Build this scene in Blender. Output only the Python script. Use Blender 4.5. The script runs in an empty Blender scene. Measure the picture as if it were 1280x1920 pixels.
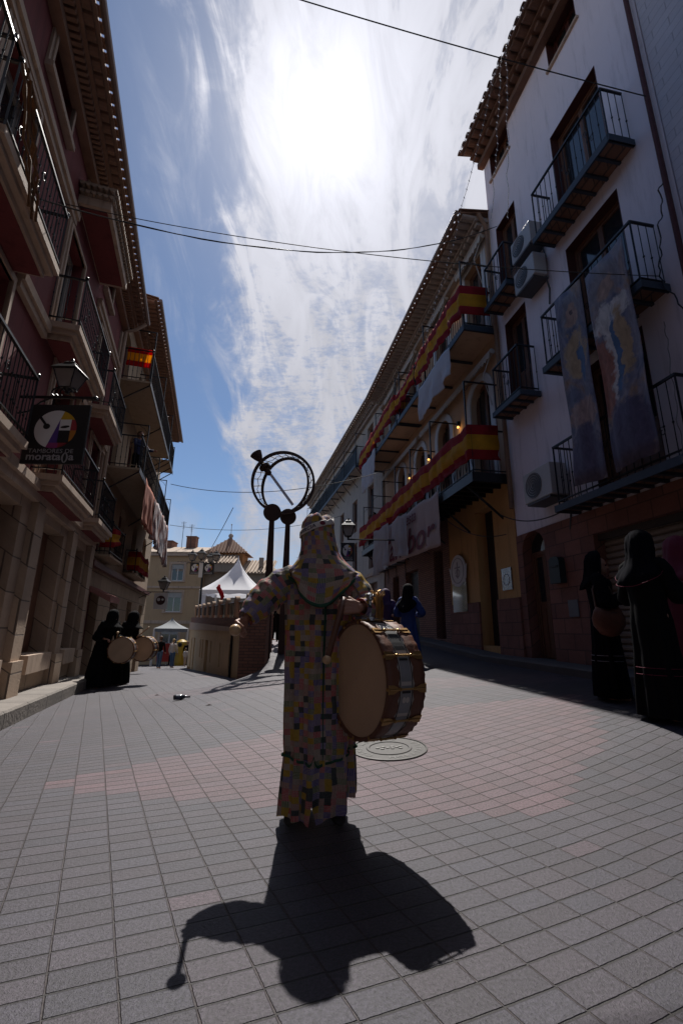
import bpy, bmesh, math, random
from mathutils import Vector, Matrix, noise
R = math.radians
random.seed(7)
sc = bpy.context.scene
col = sc.collection

# ---------------------------------------------------------------- camera
TH, ROLL = R(14.7), 0.011
cd = bpy.data.cameras.new('camera'); cam = bpy.data.objects.new('camera', cd); col.objects.link(cam)
cd.sensor_fit = 'VERTICAL'; cd.sensor_height = 36.0; cd.lens = 36.0*845/1920
cd.clip_start = 0.05; cd.clip_end = 2000
fw = Vector((0, math.cos(TH), math.sin(TH))); u0 = Vector((0, -math.sin(TH), math.cos(TH))); r0 = Vector((1, 0, 0))
rt = r0*math.cos(ROLL)+u0*math.sin(ROLL); up = u0*math.cos(ROLL)-r0*math.sin(ROLL)
mt = Matrix((rt, up, -fw)).transposed().to_4x4(); mt.translation = Vector((0, 0, 1.06))
cam.matrix_world = mt
sc.camera = cam

# ---------------------------------------------------------------- exposure
sc.view_settings.view_transform = 'Standard'; sc.view_settings.look = 'None'
sc.view_settings.exposure = 0.30; sc.view_settings.gamma = 1.0

# ---------------------------------------------------------------- node helper
class X:
    """a scalar socket with arithmetic"""
    def __init__(s, nt, v): s.nt = nt; s.v = v
    def op(s, o, *a, clamp=False):
        n = s.nt.nodes.new('ShaderNodeMath'); n.operation = o; n.use_clamp = clamp
        for i, q in enumerate((s,)+a):
            if isinstance(q, X): s.nt.links.new(q.v, n.inputs[i])
            else: n.inputs[i].default_value = q
        return X(s.nt, n.outputs[0])
    def __add__(s, o): return s.op('ADD', o)
    def __radd__(s, o): return s.op('ADD', o)
    def __sub__(s, o): return s.op('SUBTRACT', o)
    def __rsub__(s, o): return (s*-1)+o
    def __mul__(s, o): return s.op('MULTIPLY', o)
    def __rmul__(s, o): return s.op('MULTIPLY', o)
    def __truediv__(s, o): return s.op('DIVIDE', o)
    def min(s, o): return s.op('MINIMUM', o)
    def max(s, o): return s.op('MAXIMUM', o)
    def floor(s): return s.op('FLOOR')
    def frac(s): return s.op('FRACT')
    def pow(s, e): return s.op('POWER', e)
    def gt(s, e): return s.op('GREATER_THAN', e)
    def lt(s, e): return s.op('LESS_THAN', e)
    def abs(s): return s.op('ABSOLUTE')
    def sat(s): return s.op('ADD', 0.0, clamp=True)
    def smooth(s, a, b):
        n = s.nt.nodes.new('ShaderNodeMapRange'); n.interpolation_type = 'SMOOTHSTEP'
        s.nt.links.new(s.v, n.inputs[0]); n.inputs[1].default_value = a; n.inputs[2].default_value = b
        return X(s.nt, n.outputs[0])
def comb(nt, x, y, z=0.0):
    n = nt.nodes.new('ShaderNodeCombineXYZ')
    for i, q in enumerate((x, y, z)):
        if isinstance(q, X): nt.links.new(q.v, n.inputs[i])
        else: n.inputs[i].default_value = q
    return n.outputs[0]
def sep(nt, vec):
    n = nt.nodes.new('ShaderNodeSeparateXYZ'); nt.links.new(vec, n.inputs[0])
    return [X(nt, n.outputs[i]) for i in range(3)]
def nz(nt, vec, scale, detail=4, rough=.5, dist=0.0):
    n = nt.nodes.new('ShaderNodeTexNoise'); n.inputs['Scale'].default_value = scale
    n.inputs['Detail'].default_value = detail; n.inputs['Roughness'].default_value = rough
    n.inputs['Distortion'].default_value = dist
    if vec is not None: nt.links.new(vec, n.inputs['Vector'])
    return X(nt, n.outputs[0])
def white(nt, vec):
    n = nt.nodes.new('ShaderNodeTexWhiteNoise'); n.noise_dimensions = '2D'; nt.links.new(vec, n.inputs['Vector'])
    return X(nt, n.outputs['Value'])
def mix(nt, f, a, b, mode='MIX'):
    n = nt.nodes.new('ShaderNodeMix'); n.data_type = 'RGBA'; n.blend_type = mode
    for i, q in ((0, f), (6, a), (7, b)):
        if isinstance(q, X): nt.links.new(q.v, n.inputs[i])
        elif hasattr(q, 'links') or isinstance(q, bpy.types.NodeSocket): nt.links.new(q, n.inputs[i])
        elif i == 0: n.inputs[0].default_value = q
        else: n.inputs[i].default_value = (*q, 1)[:4]
    return n.outputs[2]
def scale_col(nt, c, f):
    """colour times scalar"""
    n = nt.nodes.new('ShaderNodeVectorMath'); n.operation = 'SCALE'
    if isinstance(c, tuple): n.inputs[0].default_value = c
    else: nt.links.new(c, n.inputs[0])
    nt.links.new(f.v, n.inputs[3]); return n.outputs[0]

# ---------------------------------------------------------------- world
SUN_AZ, SUN_EL = R(-4.3), R(55.7)
sd = Vector((math.sin(SUN_AZ)*math.cos(SUN_EL), math.cos(SUN_AZ)*math.cos(SUN_EL), math.sin(SUN_EL)))
w = bpy.data.worlds.new('World'); sc.world = w; w.use_nodes = True
nt = w.node_tree; nt.nodes.clear()
sky = nt.nodes.new('ShaderNodeTexSky'); sky.sky_type = 'NISHITA'; sky.sun_disc = False
sky.sun_elevation = SUN_EL; sky.sun_rotation = SUN_AZ; sky.altitude = 700; sky.air_density = 1.0; sky.dust_density = 0.4; sky.ozone_density = 2.0
tc = nt.nodes.new('ShaderNodeTexCoord')
x, y, z = sep(nt, tc.outputs['Generated'])
dn = nt.nodes.new('ShaderNodeVectorMath'); dn.operation = 'DOT_PRODUCT'
nt.links.new(tc.outputs['Generated'], dn.inputs[0]); dn.inputs[1].default_value = sd
dot = X(nt, dn.outputs['Value']).max(0.0)
zc = z.max(0.06); px, py = x/zc, y/zc
P = comb(nt, px, py)
G = tc.outputs['Generated']
big = nz(nt, G, 3.2, 5, .55, .8)
feather = nz(nt, comb(nt, x*7.0+z*1.5, y*2.4, z*3.0), 1.7, 8, .62, 1.3)
soft = nz(nt, comb(nt, x*3.2, y*2.0, z*2.4), 2.6, 7, .6, .7)
ripple = nz(nt, comb(nt, px*1.0, py*.95), 14, 5, .6, .25)
ripple2 = nz(nt, comb(nt, px*1.1+3, py*1.5), 36, 3, .6, .2)
edge = px+.13+py*.215+(soft-.5)*.42+(feather-.5)*.22
band = edge.smooth(-.04, .13)
wisps = feather.smooth(.42, .68)*(edge+.20).smooth(0.0, .25)
flock = (ripple*.6+ripple2*.4+(soft-.5)*.7).smooth(.32, .62)
lowf = (py*-1+2.9).smooth(-1.2, 1.2)*.35+.65
mixf = (py-.75).smooth(0.0, .6)
body = (feather.smooth(.30, .64)*.42+.54)*(1.0-mixf)+(flock*.58+.40)*mixf
holes = soft.smooth(.30, .46)*.38+.62
dens = band*body*lowf*holes+wisps*.38
low = (soft*.6+big*.4).smooth(.42, .62)*(z*-1+.42).smooth(0, .3)*.45
dens = (dens+low+dot.pow(110.0)*.6+dot.pow(22.0)*.2).sat()*((y+.15).smooth(0.0, .35)*.3+.7)  # unseen cloud behind the camera added to lift light on shaded walls
bright = (.41+dot.pow(3.0)*.12+dot.pow(12.0)*.13+dot.pow(40.0)*.13+dot.pow(160.0)*.28)*(.86+feather.smooth(.3, .66)*.17)
cl = scale_col(nt, (.89, .90, 1.0), bright)
skyc = nt.nodes.new('ShaderNodeVectorMath'); skyc.operation = 'MULTIPLY'
nt.links.new(sky.outputs[0], skyc.inputs[0]); skyc.inputs[1].default_value = (.064, .069, .074)
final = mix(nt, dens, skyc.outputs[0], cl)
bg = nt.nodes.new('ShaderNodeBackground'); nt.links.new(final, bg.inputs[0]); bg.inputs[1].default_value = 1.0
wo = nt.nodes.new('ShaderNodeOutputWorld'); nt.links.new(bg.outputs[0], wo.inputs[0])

# ---------------------------------------------------------------- sun
sl = bpy.data.lights.new('sun', 'SUN'); sl.energy = 5.0; sl.angle = R(.53); sl.color = (1, .955, .9)
so = bpy.data.objects.new('sun', sl); col.objects.link(so)
so.rotation_euler = (-sd).to_track_quat('-Z', 'Y').to_euler()

# ---------------------------------------------------------------- materials
MATS = {}
def mat(name, c=(.5, .5, .5), rough=.8, var=.18, ns=6.0, metal=0.0, bump=0.0, bs=60., spec=.5, emit=None, es=0, trans=0.0, alpha=1.0, coord='Object', grime=0.0):
    if name in MATS: return MATS[name]
    m = bpy.data.materials.new(name); m.use_nodes = True; nt = m.node_tree
    b = nt.nodes['Principled BSDF']; b.inputs['Roughness'].default_value = rough; b.inputs['Metallic'].default_value = metal
    b.inputs['Specular IOR Level'].default_value = spec
    tc = nt.nodes.new('ShaderNodeTexCoord'); v = tc.outputs[coord]
    n = nz(nt, v, ns, 5, .6)
    f = (n-.5)*(2*var)+1.0
    if grime:
        xx, yy, zz = sep(nt, v)
        g = nz(nt, comb(nt, xx*3, yy*3, zz*.35), 2.2, 5, .65)
        f = f*(1.0-g.smooth(.5, .75)*grime)
    nt.links.new(scale_col(nt, tuple(c), f), b.inputs['Base Color'])
    if bump:
        bn = nt.nodes.new('ShaderNodeBump'); bn.inputs['Strength'].default_value = 1.0; bn.inputs['Distance'].default_value = bump
        nt.links.new(nz(nt, v, bs, 4, .6).v, bn.inputs['Height']); nt.links.new(bn.outputs[0], b.inputs['Normal'])
    if emit: b.inputs['Emission Color'].default_value = (*emit, 1); b.inputs['Emission Strength'].default_value = es
    if trans:
        tr = nt.nodes.new('ShaderNodeBsdfTranslucent'); nt.links.new(scale_col(nt, tuple(c), f), tr.inputs[0])
        ms = nt.nodes.new('ShaderNodeMixShader'); ms.inputs[0].default_value = trans
        nt.links.new(b.outputs[0], ms.inputs[1]); nt.links.new(tr.outputs[0], ms.inputs[2])
        nt.links.new(ms.outputs[0], nt.nodes['Material Output'].inputs[0])
    if alpha < 1: b.inputs['Alpha'].default_value = alpha
    MATS[name] = m; return m
def brick(name, c1, c2, mortar, bw, bh, ms=.012, rough=.85, var=.25, bump=.01, off=.5, uvscale=1.0, squash=1.0):
    if name in MATS: return MATS[name]
    m = bpy.data.materials.new(name); m.use_nodes = True; nt = m.node_tree
    b = nt.nodes['Principled BSDF']; b.inputs['Roughness'].default_value = rough
    tc = nt.nodes.new('ShaderNodeTexCoord'); v = tc.outputs['UV']
    t = nt.nodes.new('ShaderNodeTexBrick'); nt.links.new(v, t.inputs['Vector'])
    t.inputs['Color1'].default_value = (*c1, 1); t.inputs['Color2'].default_value = (*c2, 1); t.inputs['Mortar'].default_value = (*mortar, 1)
    t.inputs['Scale'].default_value = 1.0; t.inputs['Brick Width'].default_value = bw; t.inputs['Row Height'].default_value = bh
    t.inputs['Mortar Size'].default_value = ms; t.inputs['Mortar Smooth'].default_value = .3; t.offset = off; t.squash = squash
    f = (nz(nt, v, 2.3, 6, .65)-.5)*(2*var)+1.0
    g = (nz(nt, v, 22, 4, .6)-.5)*(var)+1.0
    nt.links.new(scale_col(nt, scale_col(nt, t.outputs[0], f), g), b.inputs['Base Color'])
    bn = nt.nodes.new('ShaderNodeBump'); bn.inputs['Distance'].default_value = bump; bn.inputs['Strength'].default_value = 1
    h = X(nt, t.outputs['Fac'])*-1.0+nz(nt, v, 30, 3)*.5
    nt.links.new(h.v, bn.inputs['Height']); nt.links.new(bn.outputs[0], b.inputs['Normal'])
    MATS[name] = m; return m

red_wall = mat('red_plaster', (.165, .034, .036), .85, .22, 1.2, bump=.004, bs=40, grime=.35)
trim = mat('cream_stone_trim', (.44, .33, .25), .8, .2, 3, bump=.003, bs=50, grime=.35)
stone = brick('cut_stone', (.42, .31, .225), (.33, .245, .18), (.13, .10, .08), 1.15, .52, .012, var=.28)
iron = mat('black_iron', (.012, .012, .015), .45, .3, 30, metal=.3)
blueiron = mat('blue_grey_iron', (.030, .042, .062), .6, .3, 12)
white_wall = mat('white_plaster', (.80, .745, .79), .9, .08, .9, bump=.002, bs=30, grime=.22)
grey_wall = brick('pale_brick_paint', (.60, .58, .61), (.56, .54, .57), (.47, .45, .48), .5, .16, .006, var=.1)
concrete = mat('bare_concrete', (.16, .145, .135), .9, .3, 1.5, bump=.006, grime=.4)
redstone = brick('red_sandstone', (.24, .10, .07), (.16, .068, .05), (.08, .045, .035), .42, .26, .008, var=.35, bump=.012)
yellow_wall = mat('ochre_plaster', (.52, .29, .11), .9, .14, 1.2, bump=.003, grime=.3)
orange_wall = mat('peach_plaster', (.50, .34, .225), .9, .12, 1.2, bump=.003, grime=.25)
brickwall = brick('thin_brick', (.28, .14, .095), (.21, .105, .075), (.06, .04, .035), .24, .062, .009, var=.25)
beige_wall = mat('beige_plaster', (.42, .37, .32), .9, .15, 1.2, bump=.003, grime=.35)
tan_wall = mat('tan_plaster', (.36, .27, .185), .9, .15, 1.2, bump=.003, grime=.3)
tile_m = mat('roof_tile', (.26, .15, .10), .85, .35, 5, bump=.004)
tile_pale = mat('pale_roof_tile', (.33, .25, .185), .85, .35, 5, bump=.004)
mortar_m = mat('mortar', (.33, .28, .25), .9, .3, 8)
wood_red = mat('dark_red_wood', (.075, .022, .018), .6, .25, 8, bump=.001)
wood_brown = mat('brown_wood', (.15, .07, .04), .6, .35, 9, bump=.002)
rust = mat('rusted_steel', (.045, .02, .014), .75, .45, 7, bump=.002)
glass = mat('window_glass', (.02, .025, .03), .08, .1, 3, spec=.9)
dark = mat('dark_interior', (.012, .011, .012), .9)
pvc = mat('white_frame', (.55, .54, .53), .5, .08)
shut = mat('roller_shutter', (.34, .33, .31), .6, .1)
ac_m = mat('air_conditioner_casing', (.42, .41, .40), .55, .12, 9)
ac_g = mat('dark_grille', (.06, .06, .065), .6)
fl_red = mat('flag_red', (.42, .013, .022), .8, .3, 5, trans=.5)
fl_yel = mat('flag_yellow', (.70, .37, .02), .8, .3, 5, trans=.5)
cloth_w = mat('white_cloth', (.62, .62, .66), .85, .08, 9, trans=.3)
cloth_pink = mat('pale_pink_cloth', (.52, .40, .37), .85, .1, 9, trans=.25)
sheer = mat('sheer_cloth', (.7, .7, .72), .85, .06, 9, trans=.4, alpha=.42)
ink = mat('crimson_paint', (.13, .01, .02), .8)
black_cloth = mat('black_cloth', (.005, .005, .006), .9, .3, 20, bump=.001, spec=.12)
skin = mat('skin', (.30, .15, .10), .55, .12, 14, bump=.0006, bs=200)
gold = mat('brass', (.38, .23, .09), .42, .3, 25, metal=.9)
steel = mat('chrome', (.5, .5, .5), .25, .2, 20, metal=.9)
rubber = mat('dark_shoe', (.02, .018, .018), .7, .3, 20)
blackp = mat('matt_black_board', (.012, .012, .014), .6, .2, 9)
whitep = mat('white_print', (.62, .62, .62), .7, .05)
textg = mat('grey_print', (.33, .32, .33), .7, .05)

# ---------------------------------------------------------------- object helpers
def tag(o, label=None, cat=None, group=None, kind=None):
    if label: o['label'] = label
    if cat: o['category'] = cat
    if group: o['group'] = group
    if kind: o['kind'] = kind
    return o
def thing(name, loc, label, cat, group=None, rz=0.0):
    o = bpy.data.objects.new(name, None); col.objects.link(o); o.empty_display_size = .2
    o.location = loc; o.rotation_euler = (0, 0, rz)
    return tag(o, label, cat, group)
def rootof(o):
    while o.parent: o = o.parent
    return o
class MB:
    """collects faces, then links them as one mesh object"""
    def __init__(s): s.v = []; s.f = []; s.m = []; s.uv = []; s.mi = 0; s.sm = []; s.smooth = False
    def add(s, vs, fs, uvs=None):
        b = len(s.v); s.v += [tuple(q) for q in vs]
        s.uv += list(uvs) if uvs else [(q[0]+q[1]*.5, q[2]+q[1]*.3) for q in vs]
        for f in fs: s.f.append([b+i for i in f]); s.m.append(s.mi); s.sm.append(s.smooth)
    def hexa(s, p, uvs=None):
        s.add(p, [(0, 3, 2, 1), (4, 5, 6, 7), (0, 1, 5, 4), (1, 2, 6, 5), (2, 3, 7, 6), (3, 0, 4, 7)], uvs)
    def cube(s, x0, x1, y0, y1, z0, z1):
        s.hexa([(x0, y0, z0), (x1, y0, z0), (x1, y1, z0), (x0, y1, z0), (x0, y0, z1), (x1, y0, z1), (x1, y1, z1), (x0, y1, z1)])
    def box(s, fr, s0, s1, o0, o1, z0, z1):
        q = [(s0, o0, z0), (s1, o0, z0), (s1, o1, z0), (s0, o1, z0), (s0, o0, z1), (s1, o0, z1), (s1, o1, z1), (s0, o1, z1)]
        s.hexa([fr(*a) for a in q], [(a[0]+a[1]*.9, a[2]+a[1]*.7) for a in q])
    def poly(s, fr, pts, o0, o1):
        """polygon in (s,z) extruded from o0 to o1"""
        n = len(pts); q = [(a, o0, b) for a, b in pts]+[(a, o1, b) for a, b in pts]
        s.add([fr(*a) for a in q], [tuple(range(n)), tuple(range(2*n-1, n-1, -1))]+[(i, (i+1) % n, n+(i+1) % n, n+i) for i in range(n)],
              [(a[0]+a[1]*.9, a[2]+a[1]*.7) for a in q])
    def prof(s, fr, pts, s0, s1):
        """polygon in (o,z) extruded along s"""
        n = len(pts); q = [(s0, a, b) for a, b in pts]+[(s1, a, b) for a, b in pts]
        s.add([fr(*a) for a in q], [tuple(range(n)), tuple(range(2*n-1, n-1, -1))]+[(i, (i+1) % n, n+(i+1) % n, n+i) for i in range(n)],
              [(a[0]+a[1]*.9, a[2]+a[1]*.7) for a in q])
    def tube(s, pts, r, n=6, cap=True):
        pts = [Vector(p) for p in pts]; rs = r if isinstance(r, (list, tuple)) else [r]*len(pts)
        rings = []; prev = None
        for i, p in enumerate(pts):
            d = (pts[min(i+1, len(pts)-1)]-pts[max(i-1, 0)])
            if d.length < 1e-9: d = Vector((0, 0, 1))
            d.normalize()
            if prev is None:
                a = Vector((0, 0, 1)) if abs(d.z) < .9 else Vector((1, 0, 0)); u = d.cross(a).normalized()
            else:
                u = prev-d*prev.dot(d); u.normalize()
            prev = u; vv = d.cross(u)
            rings.append([p+(u*math.cos(2*math.pi*k/n)+vv*math.sin(2*math.pi*k/n))*rs[i] for k in range(n)])
        s.loft(rings, cap)
    def loft(s, rings, cap=True, uvs=None, closed=True):
        n = len(rings[0]); vs = [q for rg in rings for q in rg]; fs = []
        for i in range(len(rings)-1):
            for k in range(n if closed else n-1):
                k2 = (k+1) % n; fs.append((i*n+k, i*n+k2, (i+1)*n+k2, (i+1)*n+k))
        if cap: fs.append(tuple(range(n-1, -1, -1))); fs.append(tuple((len(rings)-1)*n+k for k in range(n)))
        s.add(vs, fs, uvs)
    def lathe(s, c, prof, n=12, axis=Vector((0, 0, 1)), cap=True):
        """prof = [(radius, height)]"""
        axis = Vector(axis).normalized(); a = Vector((0, 0, 1)) if abs(axis.z) < .9 else Vector((1, 0, 0))
        u = axis.cross(a).normalized(); vv = axis.cross(u); c = Vector(c)
        s.loft([[c+axis*h+(u*math.cos(2*math.pi*k/n)+vv*math.sin(2*math.pi*k/n))*max(r, 1e-4) for k in range(n)] for r, h in prof], cap)
    def ball(s, c, r, n=8, sc3=(1, 1, 1)):
        c = Vector(c); k = max(4, n//2+1)
        rings = [[c+Vector((math.cos(2*math.pi*j/n)*math.sin(t)*r*sc3[0], math.sin(2*math.pi*j/n)*math.sin(t)*r*sc3[1], math.cos(t)*r*sc3[2])) for j in range(n)]
                 for t in [max(.02, min(math.pi-.02, math.pi*i/k)) for i in range(k+1)]]
        s.loft(rings, True)
    def build(s, name, m, parent=None, local=False, smooth=None, bevel=0.0, label=None, solid=0.0):
        me = bpy.data.meshes.new(name)
        off = Vector((0, 0, 0))
        if parent is not None and not local: off = rootof(parent).location
        me.from_pydata([tuple(Vector(q)-off) for q in s.v], [], s.f)
        ms = m if isinstance(m, (list, tuple)) else [m]
        for q in ms: me.materials.append(q)
        me.polygons.foreach_set('material_index', s.m)
        me.polygons.foreach_set('use_smooth', [bool(q) if smooth is None else smooth for q in s.sm])
        ul = me.uv_layers.new(name='UVMap'); li = [0]*len(me.loops); me.loops.foreach_get('vertex_index', li)
        fl = []
        for i in li: fl += s.uv[i]
        ul.data.foreach_set('uv', fl)
        bm = bmesh.new(); bm.from_mesh(me); bmesh.ops.recalc_face_normals(bm, faces=bm.faces); bm.to_mesh(me); bm.free()
        me.update()
        o = bpy.data.objects.new(name, me); col.objects.link(o)
        if parent is not None: o.parent = parent
        if bevel:
            md = o.modifiers.new('bevel', 'BEVEL'); md.width = bevel; md.segments = 2; md.limit_method = 'ANGLE'
        if solid:
            md = o.modifiers.new('thickness', 'SOLIDIFY'); md.thickness = solid; md.offset = 0
        if label: o['label'] = label
        return o
def copy_tree(o, parent=None):
    c = o.copy(); col.objects.link(c); c.parent = parent
    for ch in list(o.children): copy_tree(ch, c)
    return c
def text_mb(mb, body, size, fn, align='CENTER', shear=0.0, extr=0.0, bold=0.0):
    cu = bpy.data.curves.new('t', 'FONT'); cu.body = body; cu.size = size; cu.align_x = align; cu.shear = shear; cu.offset = bold; cu.resolution_u = 3
    o = bpy.data.objects.new('t', cu); col.objects.link(o)
    me = bpy.data.meshes.new_from_object(o.evaluated_get(bpy.context.evaluated_depsgraph_get()))
    mb.add([fn(q.co.x, q.co.y) for q in me.vertices], [tuple(p.vertices) for p in me.polygons])
    bpy.data.objects.remove(o); bpy.data.curves.remove(cu); bpy.data.meshes.remove(me)
def blob(name, segs, vox, m, parent, local=True, sm=4):
    """one continuous skin grown over tapered capsules"""
    mb = MB()
    for a, ra, b, rb in segs:
        a = Vector(a); b = Vector(b); L = (b-a).length; k = max(1, int(L/(min(ra, rb)*.45)))
        for i in range(k+1): t = i/k; mb.ball(a.lerp(b, t), ra+(rb-ra)*t, 10)
    o = mb.build(name, m, None, True)
    md = o.modifiers.new('r', 'REMESH'); md.mode = 'VOXEL'; md.voxel_size = vox; md.use_smooth_shade = True
    m2 = o.modifiers.new('s', 'SMOOTH'); m2.iterations = sm; m2.factor = .5
    me = bpy.data.meshes.new_from_object(o.evaluated_get(bpy.context.evaluated_depsgraph_get()))
    old = o.data; o.modifiers.clear(); o.data = me; bpy.data.meshes.remove(old)
    if not local:
        off = rootof(parent).location
        me.transform(Matrix.Translation(-off))
    me.polygons.foreach_set('use_smooth', [True]*len(me.polygons))
    o.parent = parent; return o

# ---------------------------------------------------------------- frames along the two street fronts
class Fr:
    def __init__(s, x, y, az, side):
        a = R(az); s.o = Vector((x, y, 0)); s.d = Vector((math.sin(a), math.cos(a), 0)); s.side = side
        s.n = Vector((-math.cos(a), math.sin(a), 0)) if side == 'R' else Vector((math.cos(a), -math.sin(a), 0))
    def __call__(s, a, o, z): q = s.o+s.d*a+s.n*o; return Vector((q.x, q.y, z))
FR = Fr(5.4, 0, -10.4, 'R'); FL = Fr(-2.8, 0, -17.7, 'L'); FL2 = Fr(-6.455, 11.46, -15.5, 'L'); FR3 = Fr(1.86, 19.3, -13.3, 'R')

# ---------------------------------------------------------------- the ground
def lerp(a, b, t): return a+(b-a)*t
def sst(a, b, v): t = max(0, min(1, (v-a)/(b-a))); return t*t*(3-2*t)
def gz(x, y):
    yy = min(y, 40); yp = max(yy-3, 0)
    zr = .045*x+.055*max(min(x, 6)-1, 0)*sst(2, 4.5, y)+.03*min(yp, 17)+.05*min(max(yy-10, 0), 11)
    if y > 14: zr = lerp(zr, min(zr, 1.15), sst(14, 22, y))
    zl = .03*max(x, -18)-.01*yp-.04*max(yy-12, 0)
    near = .02*x
    xb = -2.4+.42*sst(9.5, 11.5, y) if y < 12 else max(-1.98-(y-12)*.42, -7.9)
    wd = lerp(1.5, .2, sst(8, 12, y))
    z = lerp(zl, zr, sst(xb-wd, xb+wd, x))
    return lerp(near, z, sst(2.6, 4.6, y))
def pave():
    m = bpy.data.materials.new('street_setts'); m.use_nodes = True; nt = m.node_tree; b = nt.nodes['Principled BSDF']
    g = nt.nodes.new('ShaderNodeNewGeometry'); x, y, z = sep(nt, g.outputs['Position'])
    CW, CH = .197, .106
    def uvn(x, y): 
        u = x*.887+y*.4617; v = y*.887-x*.4617
        return u, v
    u, v = uvn(x, y); cc = (u-.8).max(0.0).min(1.6); v = v+((u-.8).min(0.0)+cc-cc*cc*(1/3.2))*.14
    wob = (nz(nt, comb(nt, x, y), 1.3, 2)-.5)*.012
    u = u+wob; v = v+wob*.7
    cu = (u/CW).floor(); fu = (u/CW).frac()
    v = v+white(nt, comb(nt, cu, 3.0))*.012
    cv = (v/CH).floor(); fv = (v/CH).frac()
    du = fu.min(1.0-fu)*CW; dv = fv.min(1.0-fv)*CH
    jn = (nz(nt, comb(nt, x, y), 30, 3, .6)-.5)*.006; ju = 1.0-(du+jn).smooth(.0015, .005); jv = 1.0-(dv+jn).smooth(.002, .0065)
    rnd = white(nt, comb(nt, cu, cv)); rnd2 = white(nt, comb(nt, cu+17.0, cv+5.0))
    uc = (cu+.5)*CW; vc = (cv+.5)*CH
    pts = [(-2.3, 3.66), (-.53, 5.2), (.95, 6.0), (2.95, 5.95), (2.3, 4.3), (1.27, 3.02), (.15, 3.06), (-1.3, 3.42)]
    P = []
    for a, c in pts:
        uu, vv = uvn(a, c); c1 = max(0, min(1.6, uu-.8)); P.append((uu, vv+(min(uu-.8, 0)+c1-c1*c1/3.2)*.14))
    ins = None
    for i in range(len(P)):
        (x0, y0), (x1, y1) = P[i], P[(i+1) % len(P)]; L = math.hypot(x1-x0, y1-y0)
        # clockwise polygon: inside on the right
        d = (uc-x0)*((y1-y0)/L)+(vc-y0)*(-(x1-x0)/L)
        ins = d if ins is None else ins.min(d)
    pink = ins.gt(0.0)
    b2 = (x*.25+y-8.2).abs().lt(.55)*(x+3.6).gt(0)*(rnd2.gt(.25))
    b3 = (y-15.5).abs().lt(1.6)*(x+4.2).gt(0)
    stray = rnd2.gt(.988)*.6
    pink = pink.max(b2*.6).max(b3).max(stray)
    base = mix(nt, pink, (.036, .0315, .0415), (.074, .044, .053))
    warm = mix(nt, rnd2, (1.05, .98, .97), (.95, 1.0, 1.04))
    base = mix(nt, 1.0, base, warm, 'MULTIPLY')
    xy = comb(nt, x, y)
    grain = nz(nt, xy, 200, 2, .7); grain2 = nz(nt, xy, 75, 2, .6)
    big = nz(nt, xy, 1.1, 5, .65); mid = nz(nt, xy, 4.5, 5, .65)
    spots = nz(nt, xy, 19, 2, .5).smooth(.70, .74)
    f = (rnd*.30+.85)*((grain-.5)*1.5+1.0)*((grain2-.5)*2.3+1.0)*((nz(nt, xy, 38, 3, .6)-.5)*.5+1.0)*((big-.5)*.5+1.0)*((mid-.5)*.35+1.0)*(1.0-spots*.28)
    c = scale_col(nt, base, f)
    c = mix(nt, ju*.7, c, (.040, .029, .026)); c = mix(nt, jv*.9, c, (.012, .010, .009))
    nt.links.new(c, b.inputs['Base Color'])
    b.inputs['Roughness'].default_value = .58; b.inputs['Specular IOR Level'].default_value = .42
    bn = nt.nodes.new('ShaderNodeBump'); bn.inputs['Distance'].default_value = .006; bn.inputs['Strength'].default_value = 1.0
    h = (ju.max(jv))*-1.0+grain*.5+grain2*.5+rnd*.3
    nt.links.new(h.v, bn.inputs['Height']); nt.links.new(bn.outputs[0], b.inputs['Normal'])
    return m
def grid(xs, ys, f):
    mb = MB(); n = len(xs); vs = [(a, b, f(a, b)) for b in ys for a in xs]
    mb.add(vs, [(j*n+i, j*n+i+1, (j+1)*n+i+1, (j+1)*n+i) for j in range(len(ys)-1) for i in range(n-1)]); return mb
def steps(*segs):
    o = []
    for a, b, d in segs:
        k = int(round((b-a)/d)); o += [a+(b-a)*i/k for i in range(k)]
    return o+[segs[-1][1]]
gm = grid(steps((-400, -30, 60), (-30, -12, .6), (-12, 8, .16), (8, 30, 2), (30, 400, 60)),
          steps((-60, -14, 6), (-14, 3, .5), (3, 26, .16), (26, 60, 1), (60, 900, 120)), gz)
g_o = gm.build('street', pave(), smooth=True)
if g_o.data.polygons[0].normal.z < 0: g_o.data.flip_normals()
g_o['kind'] = 'structure'
# pavement strip with its kerb along the left front
def strip(name, fr, s0, s1, o0, o1, dz, m):
    mb = MB(); n = int((s1-s0)/.25); rings = []
    for i in range(n+1):
        s_ = s0+(s1-s0)*i/n
        zz = [fr(s_, o, 0) for o in (o0, o1)]
        ra = gz(zz[0].x, zz[0].y)+.0; rb = gz(zz[1].x, zz[1].y)
        top = rb+dz
        rings.append([fr(s_, o0, top+.01), fr(s_, o1-.03, top), fr(s_, o1, top-.025), fr(s_, o1, rb-.3), fr(s_, o0, ra-.3)])
    uv = [(i*.25, k*.3) for i in range(n+1) for k in range(5)]
    mb.loft(rings, True, uv); o = mb.build(name, m); o['kind'] = 'structure'; return o
kerb_m = brick('kerb_stone', (.20, .175, .155), (.155, .14, .125), (.06, .05, .045), .9, 3, .012, var=.4, bump=.02)
strip('pavement_left', FL, -16, 12.0, -.2, .6, .21, kerb_m)
strip('pavement_right', FR, -16, 19.3, -.2, .55, .13, mat('dark_paving', (.085, .07, .065), .85, .3, 3, bump=.004))

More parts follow.
